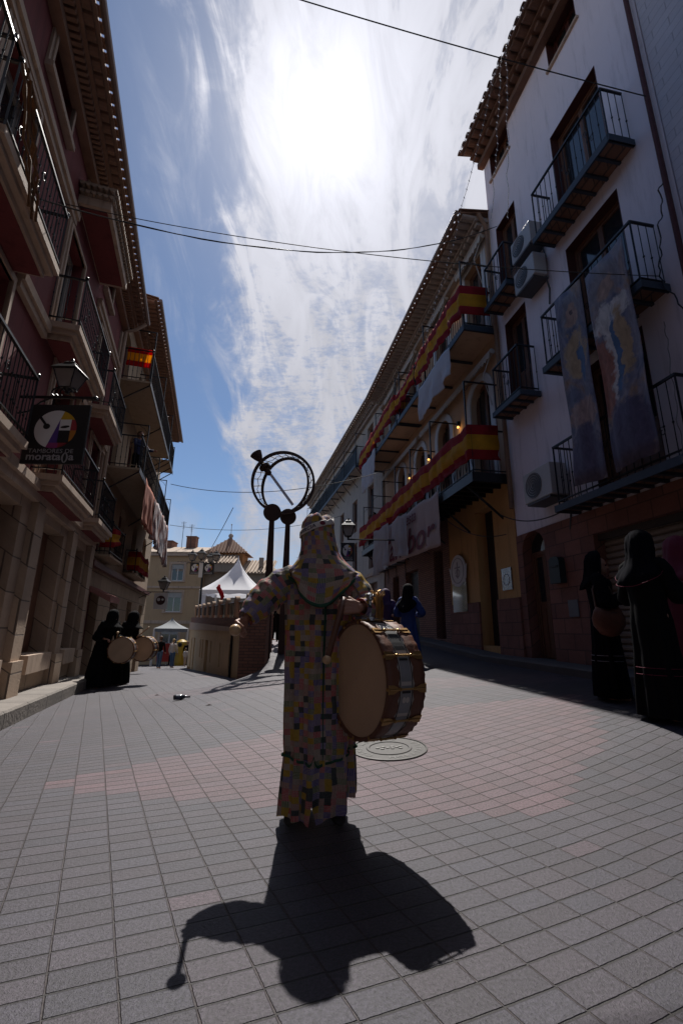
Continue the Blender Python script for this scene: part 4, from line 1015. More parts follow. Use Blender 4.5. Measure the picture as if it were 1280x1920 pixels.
pm, nt, b_, u, v, cr = paint('printed_figures', [(.3, (.04, .04, .07)), (.42, (.30, .28, .30)), (.5, (.55, .52, .52)), (.58, (.25, .10, .07)), (.7, (.06, .06, .09))], 1.6, 3); nt.links.new(cr.outputs[0], b_.inputs['Base Color'])
drape('banner', FL2, [(1.0, 5.4), (3.2, 5.4)], 'salmon printed banner hanging from the middle balcony of the tan building, nearer end', 'banner', [sal], [(1.01, 0)], o=.93, drop=1.35, amp=.02, n=30, seed=13)
drape('banner', FL2, [(3.2, 5.4), (8.4, 5.4)], 'long grey printed banner hanging from the middle balcony of the tan building', 'banner', [pm], [(1.01, 0)], o=.95, drop=1.55, amp=.03, n=50, seed=14, dropf=lambda t: .9+.25*t)
# the two tall painted banners on the white house: muted procession figures
def ellip(u, v, cx, cy, rx, ry, nzv=None, soft=.35):
    dx = (u-cx)*(1/rx); dy = (v-cy)*(1/ry); d = dx*dx+dy*dy
    if nzv is not None: d = d+nzv
    return 1.0-d.smooth(1-soft, 1+soft)
def art(name, seed, layers, cols):
    m, nt, b, u, v, cr = paint(name, cols, 1.5, seed)
    wn = (nz(nt, comb(nt, u, v), 5.0, 6, .7)-.5)*2.6; wu = (nz(nt, comb(nt, u+9, v), 2.2, 4, .6)-.5)*.34; wv = (nz(nt, comb(nt, u, v+9), 2.2, 4, .6)-.5)*.5; u = u+wu; v = v+wv; c = cr.outputs[0]
    for cx, cy, rx, ry, colr in layers: c = mix(nt, ellip(u, v, cx, cy, rx, ry, wn), c, colr)
    f = ((nz(nt, comb(nt, u*3, v), 6, 5)-.5)*1.3+1.0)*.85
    nt.links.new(scale_col(nt, c, f), b.inputs['Base Color']); return m
base = [(.25, (.04, .045, .08)), (.42, (.12, .13, .20)), (.55, (.22, .20, .24)), (.66, (.30, .19, .13)), (.8, (.06, .06, .10))]
skinp, lace, blu, tanp = (.36, .24, .19), (.55, .52, .50), (.06, .12, .24), (.40, .28, .16)
A1 = art('painted_banner_left', 1.0, [(.28, .45, .22, .33, (.20, .19, .22)), (.30, .52, .13, .2, skinp), (.30, .45, .05, .03, (.12, .08, .08)), (.3, 1.25, .26, .40, tanp), (.18, 1.4, .08, .35, blu), (.35, 2.3, .3, .25, (.32, .22, .2)), (.3, 3.0, .35, .5, (.10, .09, .15))], base)
A2 = art('painted_banner_right', 4.0, [(.42, .42, .26, .34, (.22, .20, .22)), (.42, .5, .14, .2, skinp), (.40, 1.0, .34, .18, lace), (.28, 1.5, .12, .55, tanp), (.50, 1.6, .08, .7, lace), (.40, 1.6, .05, .6, blu), (.66, 1.9, .16, .7, (.30, .11, .07)), (.4, 2.9, .5, .5, (.09, .08, .14))], base)
drape('banner', FR, [(6.24, 6.60), (6.86, 6.66)], 'narrow painted banner of a procession figure, left of the pair on the white house', 'banner', [A1], [(1.01, 0)], o=.475, drop=3.4, amp=.02, n=30, seed=15)
drape('banner', FR, [(5.36, 6.55), (6.12, 6.52)], 'painted banner with lace-collared figure, right of the pair on the white house', 'banner', [A2], [(1.01, 0)], o=.49, drop=3.3, amp=.022, n=30, seed=16)

# ---------------------------------------------------------------- air conditioners
def aircon(fr, s, z, label, w=.82, h=.58, d=.32, grp='air conditioners on the white house'):
    t = thing('air_conditioner', fr(s, 0, z), label, 'air conditioner', grp)
    q = MB(); q.box(fr, s-w/2, s+w/2, .07, .07+d, z, z+h); q.build('casing', ac_m, t, bevel=.012)
    q = MB(); c = fr(s+w*.12, .07+d, z+h/2); ax = fr.n
    q.lathe(c, [(h*.42, 0), (h*.42, .008)], 20, ax); f = q.build('fan_grille', ac_g, t)
    q = MB()
    for k in range(5): q.lathe(c, [(h*(.08+.08*k), .012), (h*(.08+.08*k)+.006, .016)], 20, ax, False)
    q.build('grille_rings', ac_m, f)
    q = MB(); q.box(fr, s+w*-.42, s+w*.42, .02, .07+d, z-.05, z-.01); q.tube([fr(s-w*.35, .05, z+.1), fr(s-w*.45, .04, z-.3), fr(s-w*.35, .03, z-.6)], .018, 5); q.build('bracket', ac_g, t)
aircon(FR, 8.05, 3.40, 'beige air conditioner low on the white house beside the banner balcony')
aircon(FR, 7.82, 8.62, 'upper of two air conditioners between the white house balconies', .68, .5, .28)
aircon(FR, 7.82, 7.85, 'lower of two air conditioners between the white house balconies', .68, .5, .28)
for k in range(3): aircon(FR, 17.0+k*1.1, 3.5, ['small air conditioner over the brick shopfront, nearest of three', 'small air conditioner over the brick shopfront, middle of three', 'small air conditioner over the brick shopfront, farthest of three'][k], .75, .5, .3, 'air conditioners over the brick shopfront')

# ---------------------------------------------------------------- plaques, mailbox, wall lamps
t = thing('wall_sign', FR(12.1, .06, 2.4), 'oval white crest sign over a reflecting glass plate on the ochre wall', 'sign')
q = MB(); cir = [(12.2+.45*math.cos(a), 2.62+.42*math.sin(a)) for a in [2*math.pi*k/28 for k in range(28)]]; q.poly(FR, cir, .075, .10)
q.poly(FR, [(11.7, 2.75), (11.95, 2.5), (12.45, 2.5), (12.75, 2.75), (12.6, 2.3), (11.8, 2.3)], .07, .095); q.build('oval_plate', whitep, t)
q = MB(); cir = [(12.2+.36*math.cos(a), 2.62+.33*math.sin(a)) for a in [2*math.pi*k/28 for k in range(29)]]; q.tube([FR(a, .104, c_) for a, c_ in cir], .012, 4)
q.tube([FR(12.2, .104, 2.42), FR(12.2, .104, 2.85)], .02, 4); q.tube([FR(12.05, .104, 2.7), FR(12.35, .104, 2.7)], .02, 4); q.tube([FR(12.2+.12*math.cos(a*.5), .104, 2.55+.1*math.sin(a*.5)) for a in range(13)], .012, 4); q.build('crest', textg, t)
q = MB(); q.box(FR, 11.78, 12.62, .072, .085, 1.55, 2.5); q.build('glass_plate', mat('mirror_glass', (.35, .40, .42), .06, .2, 3, metal=.85), t)
t = thing('wall_plaque', FR(9.9, .06, 2.2), 'small square metal plaque on the ochre pier', 'plaque')
q = MB(); q.box(FR, 9.72, 10.1, .025, .05, 1.93, 2.4); q.build('plate', mat('brushed_plate', (.30, .31, .34), .25, .5, 9, metal=.7), t)
q = MB(); q.tube([FR(9.91+.12*math.cos(a*.5), .052, 2.15+.12*math.sin(a*.5)) for a in range(13)], .008, 4); q.build('relief', textg, t)
t = thing('mailbox', FR(8.1, .1, 2.1), 'dark green arched mailbox on the red stone wall', 'mailbox')
q = MB(); q.poly(FR, [(8.0, 1.9), (8.28, 1.9), (8.28, 2.3)]+[(8.14+.14*math.cos(a), 2.3+.07*math.sin(a)) for a in [math.pi*k/8 for k in range(1, 8)]]+[(8.0, 2.3)], .035, .16); q.build('box', mat('dark_green_iron', (.012, .022, .022), .5, .3, 9), t)
q = MB(); q.box(FR, 8.04, 8.24, .16, .17, 2.18, 2.21); q.build('flap', iron, t)
t = thing('wall_plaque', FR(7.8, .1, 1.5), 'grey meter cover on the red stone wall behind the robed women', 'cover')
q = MB(); q.box(FR, 7.78, 8.02, .035, .05, 1.32, 1.6); q.build('plate', mat('grey_plate', (.12, .12, .13), .5), t)
lampm = mat('warm_lamp', (1, .6, .2), .5, 0, 1, emit=(1, .55, .15), es=1.6)
for i, (s_, z_) in enumerate(((11.45, 10.1), (14.2, 10.2), (11.75, 6.6), (14.0, 6.5), (15.9, 6.5))):
    t = thing('wall_lamp', FR(s_, .05, z_), ['lit wall lamp between the two nearest top-floor doors of the peach house', 'lit wall lamp between the middle top-floor doors of the peach house', 'lit wall lamp beside the nearest arched door', 'lit wall lamp between the second and third arched doors', 'lit wall lamp past the third arched door'][i], 'lamp', 'lit wall lamps on the peach house')
    q = MB(); q.box(FR, s_-.03, s_+.03, .01, .09, z_, z_+.14); q.build('housing', iron, t); q = MB(); q.ball(FR(s_, .06, z_-.03), .035, 8); q.build('bulb', lampm, t)
    ld = bpy.data.lights.new('wall_lamp_light', 'POINT'); ld.energy = .5; ld.color = (1, .6, .25); ld.shadow_soft_size = .03
    lo_ = bpy.data.objects.new('wall_lamp_light', ld); col.objects.link(lo_); lo_.parent = t; lo_.location = FR(s_, .14, z_-.1)-t.location

# ---------------------------------------------------------------- cables
def cable(p0, p1, sag, r, label, n=28, m=None, wig=0.0, twist=0):
    p0 = Vector(p0); p1 = Vector(p1); pts = []
    for i in range(n+1):
        t = i/n; p = p0.lerp(p1, t); p.z -= sag*4*t*(1-t)
        if wig: p += Vector((noise.noise(Vector((t*9, 1, 3)))*wig, noise.noise(Vector((t*9, 5, 3)))*wig, 0))
        pts.append(p)
    mb = MB(); mb.tube(pts, r, 5)
    if twist:
        mb.tube([p+Vector((math.cos(i*1.1), math.sin(i*1.1), 0))*r*2 for i, p in enumerate(pts)], r*.8, 4)
    return tag(mb.build('cable', m or mat('cable_black', (.02, .02, .022), .6)), label, 'cable')
cable(FL(4.5, .1, 6.2), FR(8.98, .1, 10.58), .85, .0075, 'thick double cable sagging across the street, lower of the near pair', twist=1)
cable(FL(5.86, .1, 7.5), FR(5.3, .1, 5.85), .25, .006, 'thin cable crossing above the thick one to the white house wall')
cable(FL(3.7, .6, 9.7), FR(4.95, .1, 8.71), .12, .008, 'highest cable, leading to the downpipe of the white house at the top right')
cable(FL2(8.1, .9, 7.4), FR(15.5, .9, 6.6), .6, .014, 'dark cable crossing behind the hoop sculpture')
cable((-4.6, 18.5, 6.05), (-8.55, 28, 5.2), .1, .015, 'slanting cable running down to the lamp post')
cable(FL2(9.5, .9, 5.8), FR3(6, .5, 7.4), .5, .012, 'faint low cable beyond the sculpture columns')
gl = mat('cable_grey', (.16, .15, .15), .6)
cable(FR(5.2, .2, 5.75), FR(4.95, .06, 7.4), -.1, .009, 'loose cable loop climbing the white house downpipe', wig=.1)
cable(FR(5.25, .15, 5.8), FR(4.5, .05, 4.2), .35, .009, 'loose cable drooping from the near white house balcony', wig=.1)
cable(FR(5.4, .04, 5.2), FR(5.1, .5, 2.95), .0, .005, 'thin vertical wire down the white house wall', m=gl, wig=.06)
cable(FR(9.9, .1, 3.6), FR(7.6, .2, 3.1), .18, .012, 'cable sagging under the lowest white house balcony')
cable(FR(11.6, .8, 4.0), FR(9.7, .1, 3.1), .25, .01, 'cable looping from the long balcony bracket to the ochre wall')
def garland(p0, p1, sag, label, bulbs=26):
    t = cable(p0, p1, sag, .005, label, 40, gl, .06); t.name = 'light_string'; t['category'] = 'lights'
    mb = MB(); p0 = Vector(p0); p1 = Vector(p1); mb.tube([(-.012, 0, .02), (-.012, 0, .005), (.012, 0, -.03)], [.006, .011, .006], 5)
    o = mb.build('bulb', mat('clear_bulb', (.75, .72, .72), .2, .1, 9), None)
    for i in range(bulbs):
        if i: o = o.copy(); col.objects.link(o)
        k = (i+.5)/bulbs; p = p0.lerp(p1, k); p.z -= sag*4*k*(1-k); p += Vector((noise.noise(Vector((k*9, 1, 3)))*.06, noise.noise(Vector((k*9, 5, 3)))*.06, 0))
        o.location = p; o.parent = t
garland(FR(7.25, .72, 13.3), FR(9.0, .2, 10.75), .1, 'string of clear bulbs hanging from the white eave, left of the two drops')
garland(FR(7.05, .72, 13.3), FR(8.35, .2, 10.1), .15, 'string of clear bulbs hanging from the white eave, right of the two drops')
garland(FR(7.3, .75, 13.3), FR(12.3, .9, 9.0), .3, 'long string of clear bulbs from the white eave to the upper flag', 40)
garland(FR(5.1, .68, 13.36), FR(9.45, .68, 13.36), .03, 'string of clear bulbs pinned along the white house eave', 30)

# ---------------------------------------------------------------- ground items
t = thing('manhole_cover', (.44, 4.36, gz(.44, 4.36)), 'round cast iron manhole cover with raised dots and lettering set in the pink setts', 'manhole cover')
ca = mat('cast_iron', (.045, .042, .04), .6, .3, 30, metal=.35, bump=.001)
q = MB(); q.lathe((0, 0, 0), [(.335, .002), (.335, .008), (.320, .010), (.318, .004), (.2, .004), (.195, .010), (.175, .010), (.17, .004), (.001, .004)], 40, cap=False); q.build('cover', ca, t, True)
ca2 = mat('worn_iron', (.10, .097, .092), .55, .25, 30, metal=.4)
q = MB()
for a, c in ((-.10, .0), (-.06, -.025), (-.05, .025), (-.01, .0), (.03, -.02), (.03, .03), (.07, .01), (.10, -.02), (.10, .035)): q.lathe((a, c, .004), [(.019, 0), (.017, .006), (.001, .007)], 12)
q.build('raised_dots', ca2, t, True)
q = MB()
word = 'MORATALLA  SANEAMIENTO  '
for i, ch in enumerate(word):
    if ch == ' ': continue
    a = R(-90)+2*math.pi*i/len(word)
    text_mb(q, ch, .075, lambda u, v, a=a: Vector(((.235+v)*math.cos(a)-u*-math.sin(a)*-1*-1, (.235+v)*math.sin(a)-u*math.cos(a)*1, .0075)) if False else Vector(((.29-v)*math.cos(a)-u*math.sin(a), (.29-v)*math.sin(a)+u*math.cos(a), .0085)))
q.build('lettering', ca2, t, True)
sl_ = (gz(.74, 4.36)-gz(.14, 4.36))/.6; sy_ = (gz(.44, 4.66)-gz(.44, 4.06))/.6
t.rotation_euler = (math.atan(sy_), -math.atan(sl_), 0)
bx, by = -2.6, 7.85
t = thing('bottle', (bx, by, gz(bx, by)+.045), 'dark glass bottle lying on its side on the setts', 'bottle', rz=R(20))
q = MB(); q.lathe((-.09, 0, 0), [(.005, 0), (.035, .004), (.04, .02), (.04, .13), (.03, .16), (.015, .19), (.013, .24), (.018, .245), (.016, .26), (.005, .26)], 14, (1, 0, 0)); q.build('glass', mat('dark_bottle', (.015, .022, .03), .08, spec=.9), t, True, smooth=True)
q = MB(); q.lathe((-.09, 0, 0), [(.0405, .04), (.0405, .11)], 14, (1, 0, 0), False); q.build('label', mat('bottle_label', (.05, .06, .1), .6), t, True)
mb = MB()
for a, c in ((-3.45, 9.0), (-1.9, 6.9), (-2.2, 3.1)): mb = MB(); zz = gz(a, c); mb.add([(a, c, zz+.008), (a+.05, c+.012, zz+.02), (a+.09, c+.03, zz+.008), (a+.045, c+.035, zz+.006)], [(0, 1, 2, 3)]); tag(mb.build('leaf', mat('dry_leaf', (.12, .06, .03), .8), solid=.002), {-3.45: 'small dry leaf on the setts near the left pavement', -1.9: 'small dry leaf on the setts between bottle and drummer', -2.2: 'small dry leaf on the grey setts at the lower left'}[a], 'leaf')

# ---------------------------------------------------------------- people
def hand(w, f, n, side=1, curl=1.0, S=1.0, first=.95):
    """capsules of a palm with four jointed fingers and a thumb; f = towards the knuckles, n = palm side"""
    w = Vector(w); f = Vector(f).normalized(); n = Vector(n); n = (n-f*n.dot(f)).normalized(); l = f.cross(n)*side; o = []
    for off, L in ((.032, .072), (.0108, .084), (-.0108, .078), (-.031, .062)):
        k = w+f*.082*S+l*off*S; o.append((w+f*.01*S+l*off*.6*S, .0155*S, k, .0115*S))
        p = k; a = 0
        for j, (fr_, cr_) in enumerate(((.46, first), (.30, 1.35), (.24, .95))):
            a += cr_*curl; d = f*math.cos(a)+n*math.sin(a); q = p+d*L*fr_*S; o.append((p, (.0096-.0010*j)*S, q, (.0088-.0010*j)*S)); p = q
    p = w+f*.028*S+l*.026*S; a = w+f*.055*S+l*.050*S+n*.012*S; c = a+(f*.6+n*.9*curl-l*.15).normalized()*.034*S; e = c+(f*.3+n*.6*curl-l*.8*curl).normalized()*.027*S
    o += [(w+l*.01, .016*S, p, .015*S), (p, .014*S, a, .0115*S), (a, .0108*S, c, .010*S), (c, .010*S, e, .0085*S)]
    return o
def headsegs(c, S=1.0, face=(0, -1, 0)):
    c = Vector(c); f = Vector(face).normalized(); l = Vector((-f.y, f.x, 0)); u = Vector((0, 0, 1))
    return [(c-f*.012*S+u*.035*S, .088*S, c+f*.012*S+u*.035*S, .082*S), (c+f*.035*S-u*.02*S, .058*S, c+f*.055*S-u*.062*S, .032*S), (c+f*.085*S+u*.005*S, .011*S, c+f*.106*S-u*.018*S, .014*S),
            (c+f*.078*S-u*.048*S-l*.018*S, .012*S, c+f*.078*S-u*.048*S+l*.018*S, .012*S), (c+f*.078*S+u*.03*S-l*.03*S, .013*S, c+f*.078*S+u*.03*S+l*.03*S, .013*S),
            (c+l*.082*S+u*.01*S, .014*S, c+l*.082*S-u*.02*S, .010*S), (c-l*.082*S+u*.01*S, .014*S, c-l*.082*S-u*.02*S, .010*S)]
def faceparts(root, c, S, face, local=True):
    c = Vector(c); f = Vector(face).normalized(); l = Vector((-f.y, f.x, 0)); u = Vector((0, 0, 1))
    for sg in (-1, 1): q = MB(); q.ball(c+f*.083*S+u*.012*S+l*.031*S*sg, .011*S, 8); q.build('eye', dark, root, local)
    q = MB(); q.tube([c+f*.088*S-u*.043*S-l*.022*S, c+f*.0935*S-u*.045*S, c+f*.088*S-u*.043*S+l*.022*S], [.002, .005, .002], 5); q.build('mouth', mat('lips', (.25, .08, .07), .6), root, local)
def clothloft(mb, rings, n=72, a0=0.0, a1=2*math.pi, uv0=0.0):
    """rings: dict(c, rx, ry, f=fold amplitude, k, ph, z=function of angle); u runs round, v down, both in metres"""
    closed = abs(a1-a0-2*math.pi) < 1e-6; R_ = []; uv = []; v = uv0; pc = None; nn = n if closed else n+1
    for rg in rings:
        c = Vector(rg['c']); f = rg.get('f', 0); k = rg.get('k', 9); ph = rg.get('ph', 0); per = rg.get('per', math.pi*(rings[len(rings)//2]['rx']+rings[len(rings)//2]['ry']))
        if pc is not None: v += (c-pc).length
        pc = c; row = []
        for i in range(nn):
            t = a0+(a1-a0)*i/n
            w = 1+f*(math.sin(k*t+ph)+.55*math.sin(k*1.73*t+ph*1.7+1)+.35*math.sin(k*3.1*t+2.1+ph*.6))
            dz = rg['z'](t) if 'z' in rg else 0
            row.append(c+Vector((rg['rx']*math.cos(t)*w, rg['ry']*math.sin(t)*w, dz))); uv.append((t/(2*math.pi)*per, v-dz))
        R_.append(row)
    mb.smooth = True; mb.loft(R_, False, uv, closed); mb.smooth = False
    return R_
def sleeve(mb, pts, rs, wr=.05, n=28, seed=0, sub=7):
    """loose wrinkled sleeve along a smoothed path, with uv in metres"""
    P = [Vector(p) for p in pts]; C = []; RR = []
    for i in range(len(P)-1):
        p0, p1, p2, p3 = P[max(i-1, 0)], P[i], P[i+1], P[min(i+2, len(P)-1)]
        for j in range(sub):
            t = j/sub; C.append(.5*((2*p1)+(p2-p0)*t+(2*p0-5*p1+4*p2-p3)*t*t+(-p0+3*p1-3*p2+p3)*t**3)); RR.append(lerp(rs[i], rs[i+1], t))
    C.append(P[-1]); RR.append(rs[-1]); rings = []; uv = []; prev = None; L = 0
    for i, p in enumerate(C):
        d = (C[min(i+1, len(C)-1)]-C[max(i-1, 0)]).normalized()
        u = d.cross(Vector((0, 0, 1))).normalized() if prev is None else (prev-d*prev.dot(d)).normalized()
        prev = u; vv = d.cross(u); L += (C[i]-C[i-1]).length if i else 0; row = []
        for k in range(n):
            a = 2*math.pi*k/n; w = 1+wr*(math.sin(i*1.25+2*math.sin(a+seed))+.7*noise.noise(Vector((math.cos(a)*1.5, math.sin(a)*1.5, i*.33+seed)))*1.6)
            row.append(p+(u*math.cos(a)+vv*math.sin(a))*RR[i]*w); uv.append((a*.08, L))
        rings.append(row)
    mb.smooth = True; mb.loft(rings, False, uv); mb.smooth = False
    mb.smooth = True; mb.loft([rings[-1], [C[-1]+(q-C[-1])*.82-(C[-1]-C[-2]).normalized()*.03 for q in rings[-1]]], False); mb.smooth = False
def stick(loc_from, loc_to, label, rb=.022, r=.012, m=None, group=None, taper=1.0):
    t = thing('mallet', Vector(loc_from), label, 'drumstick', group)
    a, b_ = Vector(loc_from), Vector(loc_to); d = (b_-a).normalized()
    q = MB(); q.tube([a-d*.07, a, b_], [r*1.2, r*1.1, r*taper], 10); q.build('shaft', m or wood_m, t, smooth=True)
    q = MB(); q.smooth = True; q.ball(b_, rb, 16); q.build('head', wood_p, t); return t
wood_m = mat('turned_wood', (.30, .15, .07), .45, .3, 20); wood_p = mat('pale_wood', (.50, .33, .18), .4, .25, 20)

# ---- patchwork cloth of the central figure
def patchwork():
    m = bpy.data.materials.new('patchwork_print'); m.use_nodes = True; nt = m.node_tree; b = nt.nodes['Principled BSDF']; b.inputs['Roughness'].default_value = .82; b.inputs['Specular IOR Level'].default_value = .3
    tc = nt.nodes.new('ShaderNodeTexCoord'); u, v, _ = sep(nt, tc.outputs['UV'])
    wu = (nz(nt, comb(nt, u, v), 7, 3)-.5)*.030; wv = (nz(nt, comb(nt, u+5, v+3), 7, 3)-.5)*.030; u2 = u+wu; v2 = v+wv; S = 1/.031; U = u2*S; V = v2*S
    cu, cv, fu, fv = U.floor(), V.floor(), U.frac(), V.frac()
    r = white(nt, comb(nt, cu, cv)); r2 = white(nt, comb(nt, cu+31, cv+7))
    cr = nt.nodes.new('ShaderNodeValToRGB'); cr.color_ramp.interpolation = 'CONSTANT'; e = cr.color_ramp.elements
    cols = [(0, (.32, .26, .20)), (.10, (.38, .24, .015)), (.25, (.008, .028, .035)), (.35, (.42, .010, .03)), (.50, (.018, .025, .24)), (.70, (.30, .14, .11)), (.80, (.05, .12, .02)), (.90, (.22, .17, .14))]
    for i, (p, c) in enumerate(cols):
        q = e[i] if i < 2 else e.new(p)
        q.position = p; q.color = (*c, 1)
    nt.links.new(r.v, cr.inputs[0])
    # printed motifs: stripes, checks, dots on cream
    fine = 5.0
    st = (fv*fine).frac().gt(.48); sv = (fu*fine).frac().gt(.48)
    dx = (fu*4).frac()-.5; dy = (fv*4).frac()-.5; dots = (dx*dx+dy*dy).lt(.075)
    k1 = r2.lt(.3); k2 = r2.gt(.3)*r2.lt(.55); k3 = r2.gt(.55)*r2.lt(.85)
    motif = (k1*st).max(k2*st.max(sv)*.85).max(k3*(1.0-dots)*.8).max(r2.gt(.85)*sv)
    plain = (r.gt(.10)*r.lt(.35))
    col_ = mix(nt, motif*(1.0-plain*.85)*.72, cr.outputs[0], (.40, .33, .29)); col_ = mix(nt, .10, col_, (.27, .20, .17))
    n = nz(nt, comb(nt, u, v), 90, 3); col_ = scale_col(nt, col_, (n-.5)*.5+1.0)
    tr = nt.nodes.new('ShaderNodeBsdfTranslucent'); nt.links.new(col_, tr.inputs[0]); nt.links.new(col_, b.inputs['Base Color'])
    ms = nt.nodes.new('ShaderNodeMixShader'); ms.inputs[0].default_value = .12; nt.links.new(b.outputs[0], ms.inputs[1]); nt.links.new(tr.outputs[0], ms.inputs[2]); nt.links.new(ms.outputs[0], nt.nodes['Material Output'].inputs[0])
    bn = nt.nodes.new('ShaderNodeBump'); bn.inputs['Distance'].default_value = .03; nt.links.new(nz(nt, comb(nt, u, v*.5), 9, 5, .55, .8).v, bn.inputs['Height']); nt.links.new(bn.outputs[0], b.inputs['Normal'])
    return m
patch = patchwork(); green = mat('green_binding', (.004, .055, .028), .7, .2, 30)
P0 = thing('person', (-.13, 2.95, gz(-.13, 2.95)), 'hooded drummer in a patchwork print robe with green binding, arm outstretched, centre of the street', 'person')
segs = [((-.13, 2.97, .98), .13, (-.13, 2.97, 1.30), .135), ((-.3, 2.96, 1.40), .06, (.02, 2.96, 1.40), .06), ((-.14, 2.96, 1.42), .055, (-.15, 2.95, 1.55), .05)]
segs += headsegs((-.155, 2.93, 1.635), .98)
for x_, fx in ((-.22, -.235), (-.04, -.03)): segs += [((x_, 2.97, .95), .085, (fx, 2.96, .50), .058), ((fx, 2.96, .50), .055, (fx, 3.0, .10), .036)]
aL = [(-.32, 2.96, 1.40), (-.49, 2.94, 1.28), (-.575, 2.79, 1.115)]; aR = [(.04, 2.96, 1.40), (.165, 2.86, 1.19), (.115, 2.70, 1.19)]
for a in (aL, aR): segs += [(a[0], .045, a[1], .036), (a[1], .036, a[2], .025)]
segs += hand(aL[2], (-.28, -.55, -.80), (.75, -.55, .1), 1, 1.15, 1.05) + hand(aR[2], (-.97, -.22, .03), (-.05, .95, -.2), -1, 1.2, 1.1, .35)
blob('body', segs, .0042, skin, P0, local=False, sm=2)
faceparts(P0, (-.155, 2.93, 1.635), .98, (0, -1, 0), False)
# robe
def slit(t, w=.06, at=-1.66): d = (t+math.pi) % (2*math.pi)-math.pi-at; return max(0.0, 1-abs(d)/w)
def hemz(t): return max(0, math.cos(t-.25))*.11*(1 if math.cos(t) > -.2 else 0)+slit(t)*.13+.012*math.sin(t*9)
mb = MB(); RG = []
keys = [(1.43, -.135, .10, .075, .0), (1.41, -.135, .205, .10, .0), (1.35, -.13, .24, .13, .01), (1.22, -.13, .225, .145, .03), (1.05, -.13, .215, .15, .045), (.87, -.13, .210, .155, .085), (.6, -.125, .208, .155, .10), (.42, -.12, .205, .155, .09), (.37, -.12, .200, .152, .08), (.25, -.12, .204, .165, .10), (.13, -.12, .206, .175, .12), (.045, -.12, .206, .18, .13)]
def key(z):
    for i in range(len(keys)-1):
        a, b_ = keys[i], keys[i+1]
        if a[0] >= z >= b_[0]: k = (a[0]-z)/(a[0]-b_[0]); return [lerp(a[j], b_[j], k) for j in range(5)]
    return list(keys[-1])
N = 60
for i in range(N+1):
    z = lerp(1.43, .045, i/N); z_, cx, rx, ry, f = key(z)
    RG.append(dict(c=(cx, 2.96, z), rx=rx, ry=ry, f=f, k=7, ph=(1.43-z)*1.1, per=1.18, z=(lambda zz: (lambda t: hemz(t)*max(0, (.5-zz)/.455)))(z)))
RS = clothloft(mb, RG, 120)
sleeve(mb, [(-.28, 2.95, 1.39), (-.37, 2.95, 1.35), (-.46, 2.92, 1.27), (-.525, 2.86, 1.185), (-.57, 2.80, 1.12)], [.085, .10, .105, .085, .052], .05, 32, 1)
sleeve(mb, [(.02, 2.95, 1.38), (.08, 2.94, 1.33), (.145, 2.90, 1.23), (.16, 2.80, 1.175), (.11, 2.70, 1.188)], [.085, .095, .09, .078, .056], .06, 32, 4)
mb.build('robe', patch, P0)
def ribbon(name, rows, m, parent, c, off=.004):
    q = MB(); q.smooth = True; c = Vector(c)
    q.loft([[p+(Vector((p.x-c.x, p.y-c.y, 0)).normalized()*off) for p in r] for r in rows], False, None, False); return q.build(name, m, parent, solid=.003)
def onrobe(t, z):
    z_, cx, rx, ry, f = key(z); ph = (1.43-z)*1.1; k = 7
    w = 1+f*(math.sin(k*t+ph)+.55*math.sin(k*1.73*t+ph*1.7+1)+.35*math.sin(k*3.1*t+2.1+ph*.6)); return Vector((cx+rx*math.cos(t)*w, 2.96+ry*math.sin(t)*w, z+hemz(t)*max(0, (.5-z)/.455)))
hz = .345
ribbon('hem_binding', [[onrobe(-math.pi+i*2*math.pi/140+.001, hz+.02*math.cos(i*.0449*2)+dz) for i in range(141)] for dz in (.007, -.007)], green, P0, (-.13, 2.96, 0), .006)
ribbon('front_binding', [[onrobe(-1.40+a, 1.2-i*.02) for i in range(44)] for a in (-.028, .028)], green, P0, (-.13, 2.96, 0), .006)
# hood and short cape
mb = MB(); HG = []
hk = [(1.802, -.155, .055, .05), (1.797, -.155, .085, .075), (1.775, -.157, .098, .092), (1.73, -.158, .108, .108), (1.68, -.155, .112, .118), (1.62, -.15, .116, .126), (1.56, -.142, .126, .134), (1.51, -.135, .148, .146), (1.47, -.13, .185, .158), (1.43, -.125, .226, .168), (1.36, -.12, .236, .185), (1.28, -.12, .232, .195), (1.20, -.12, .215, .205)]
def hkey(z):
    if z >= hk[0][0]: return list(hk[0])
    for i in range(len(hk)-1):
        a, b_ = hk[i], hk[i+1]
        if a[0] >= z >= b_[0]: k = (a[0]-z)/(a[0]-b_[0]); return [lerp(a[j], b_[j], k) for j in range(4)]
    return list(hk[-1])
def fr_(t): return max(0.0, -math.sin(t))
def hoodpt(t, z, off=0.0):
    q = (1.43-z)/.23; zz = z
    if z < 1.43:                                   # cape: deep in front, short over the shoulders
        zz = 1.43-(1.43-z)*(.10+.90*fr_(t)**2.3 if math.sin(t) < 0 else .14+.5*(-math.sin(t)*-1)**2)
    z_, cx, rx, ry = hkey(max(z, 1.2)); f = .016 if z > 1.5 else .022+.03*max(0, q)
    if z < 1.43: kx = lerp(1, 1.0-.22*fr_(t)**2, max(0, min(1, q))); rx *= 1.0
    w = 1+f*(math.sin(5*t+z*9)+.7*math.sin(9*t+z*21+1)+.5*math.sin(14*t-z*30))
    bump = .010*math.sin(3*t+1)+.006*math.sin(7*t) if z > 1.76 else 0
    return Vector((cx+(rx+off)*math.cos(t)*w, 2.945+(ry+off)*math.sin(t)*w, zz+bump))
zs = [1.802, 1.80, 1.79, 1.77]+[1.77-.0143*i for i in range(1, 41)]
n = 96; rows = [[hoodpt(2*math.pi*i/n, z) for i in range(n)] for z in zs]
uv = [(2*math.pi*i/n*.135, -z+3.01) for z in zs for i in range(n)]
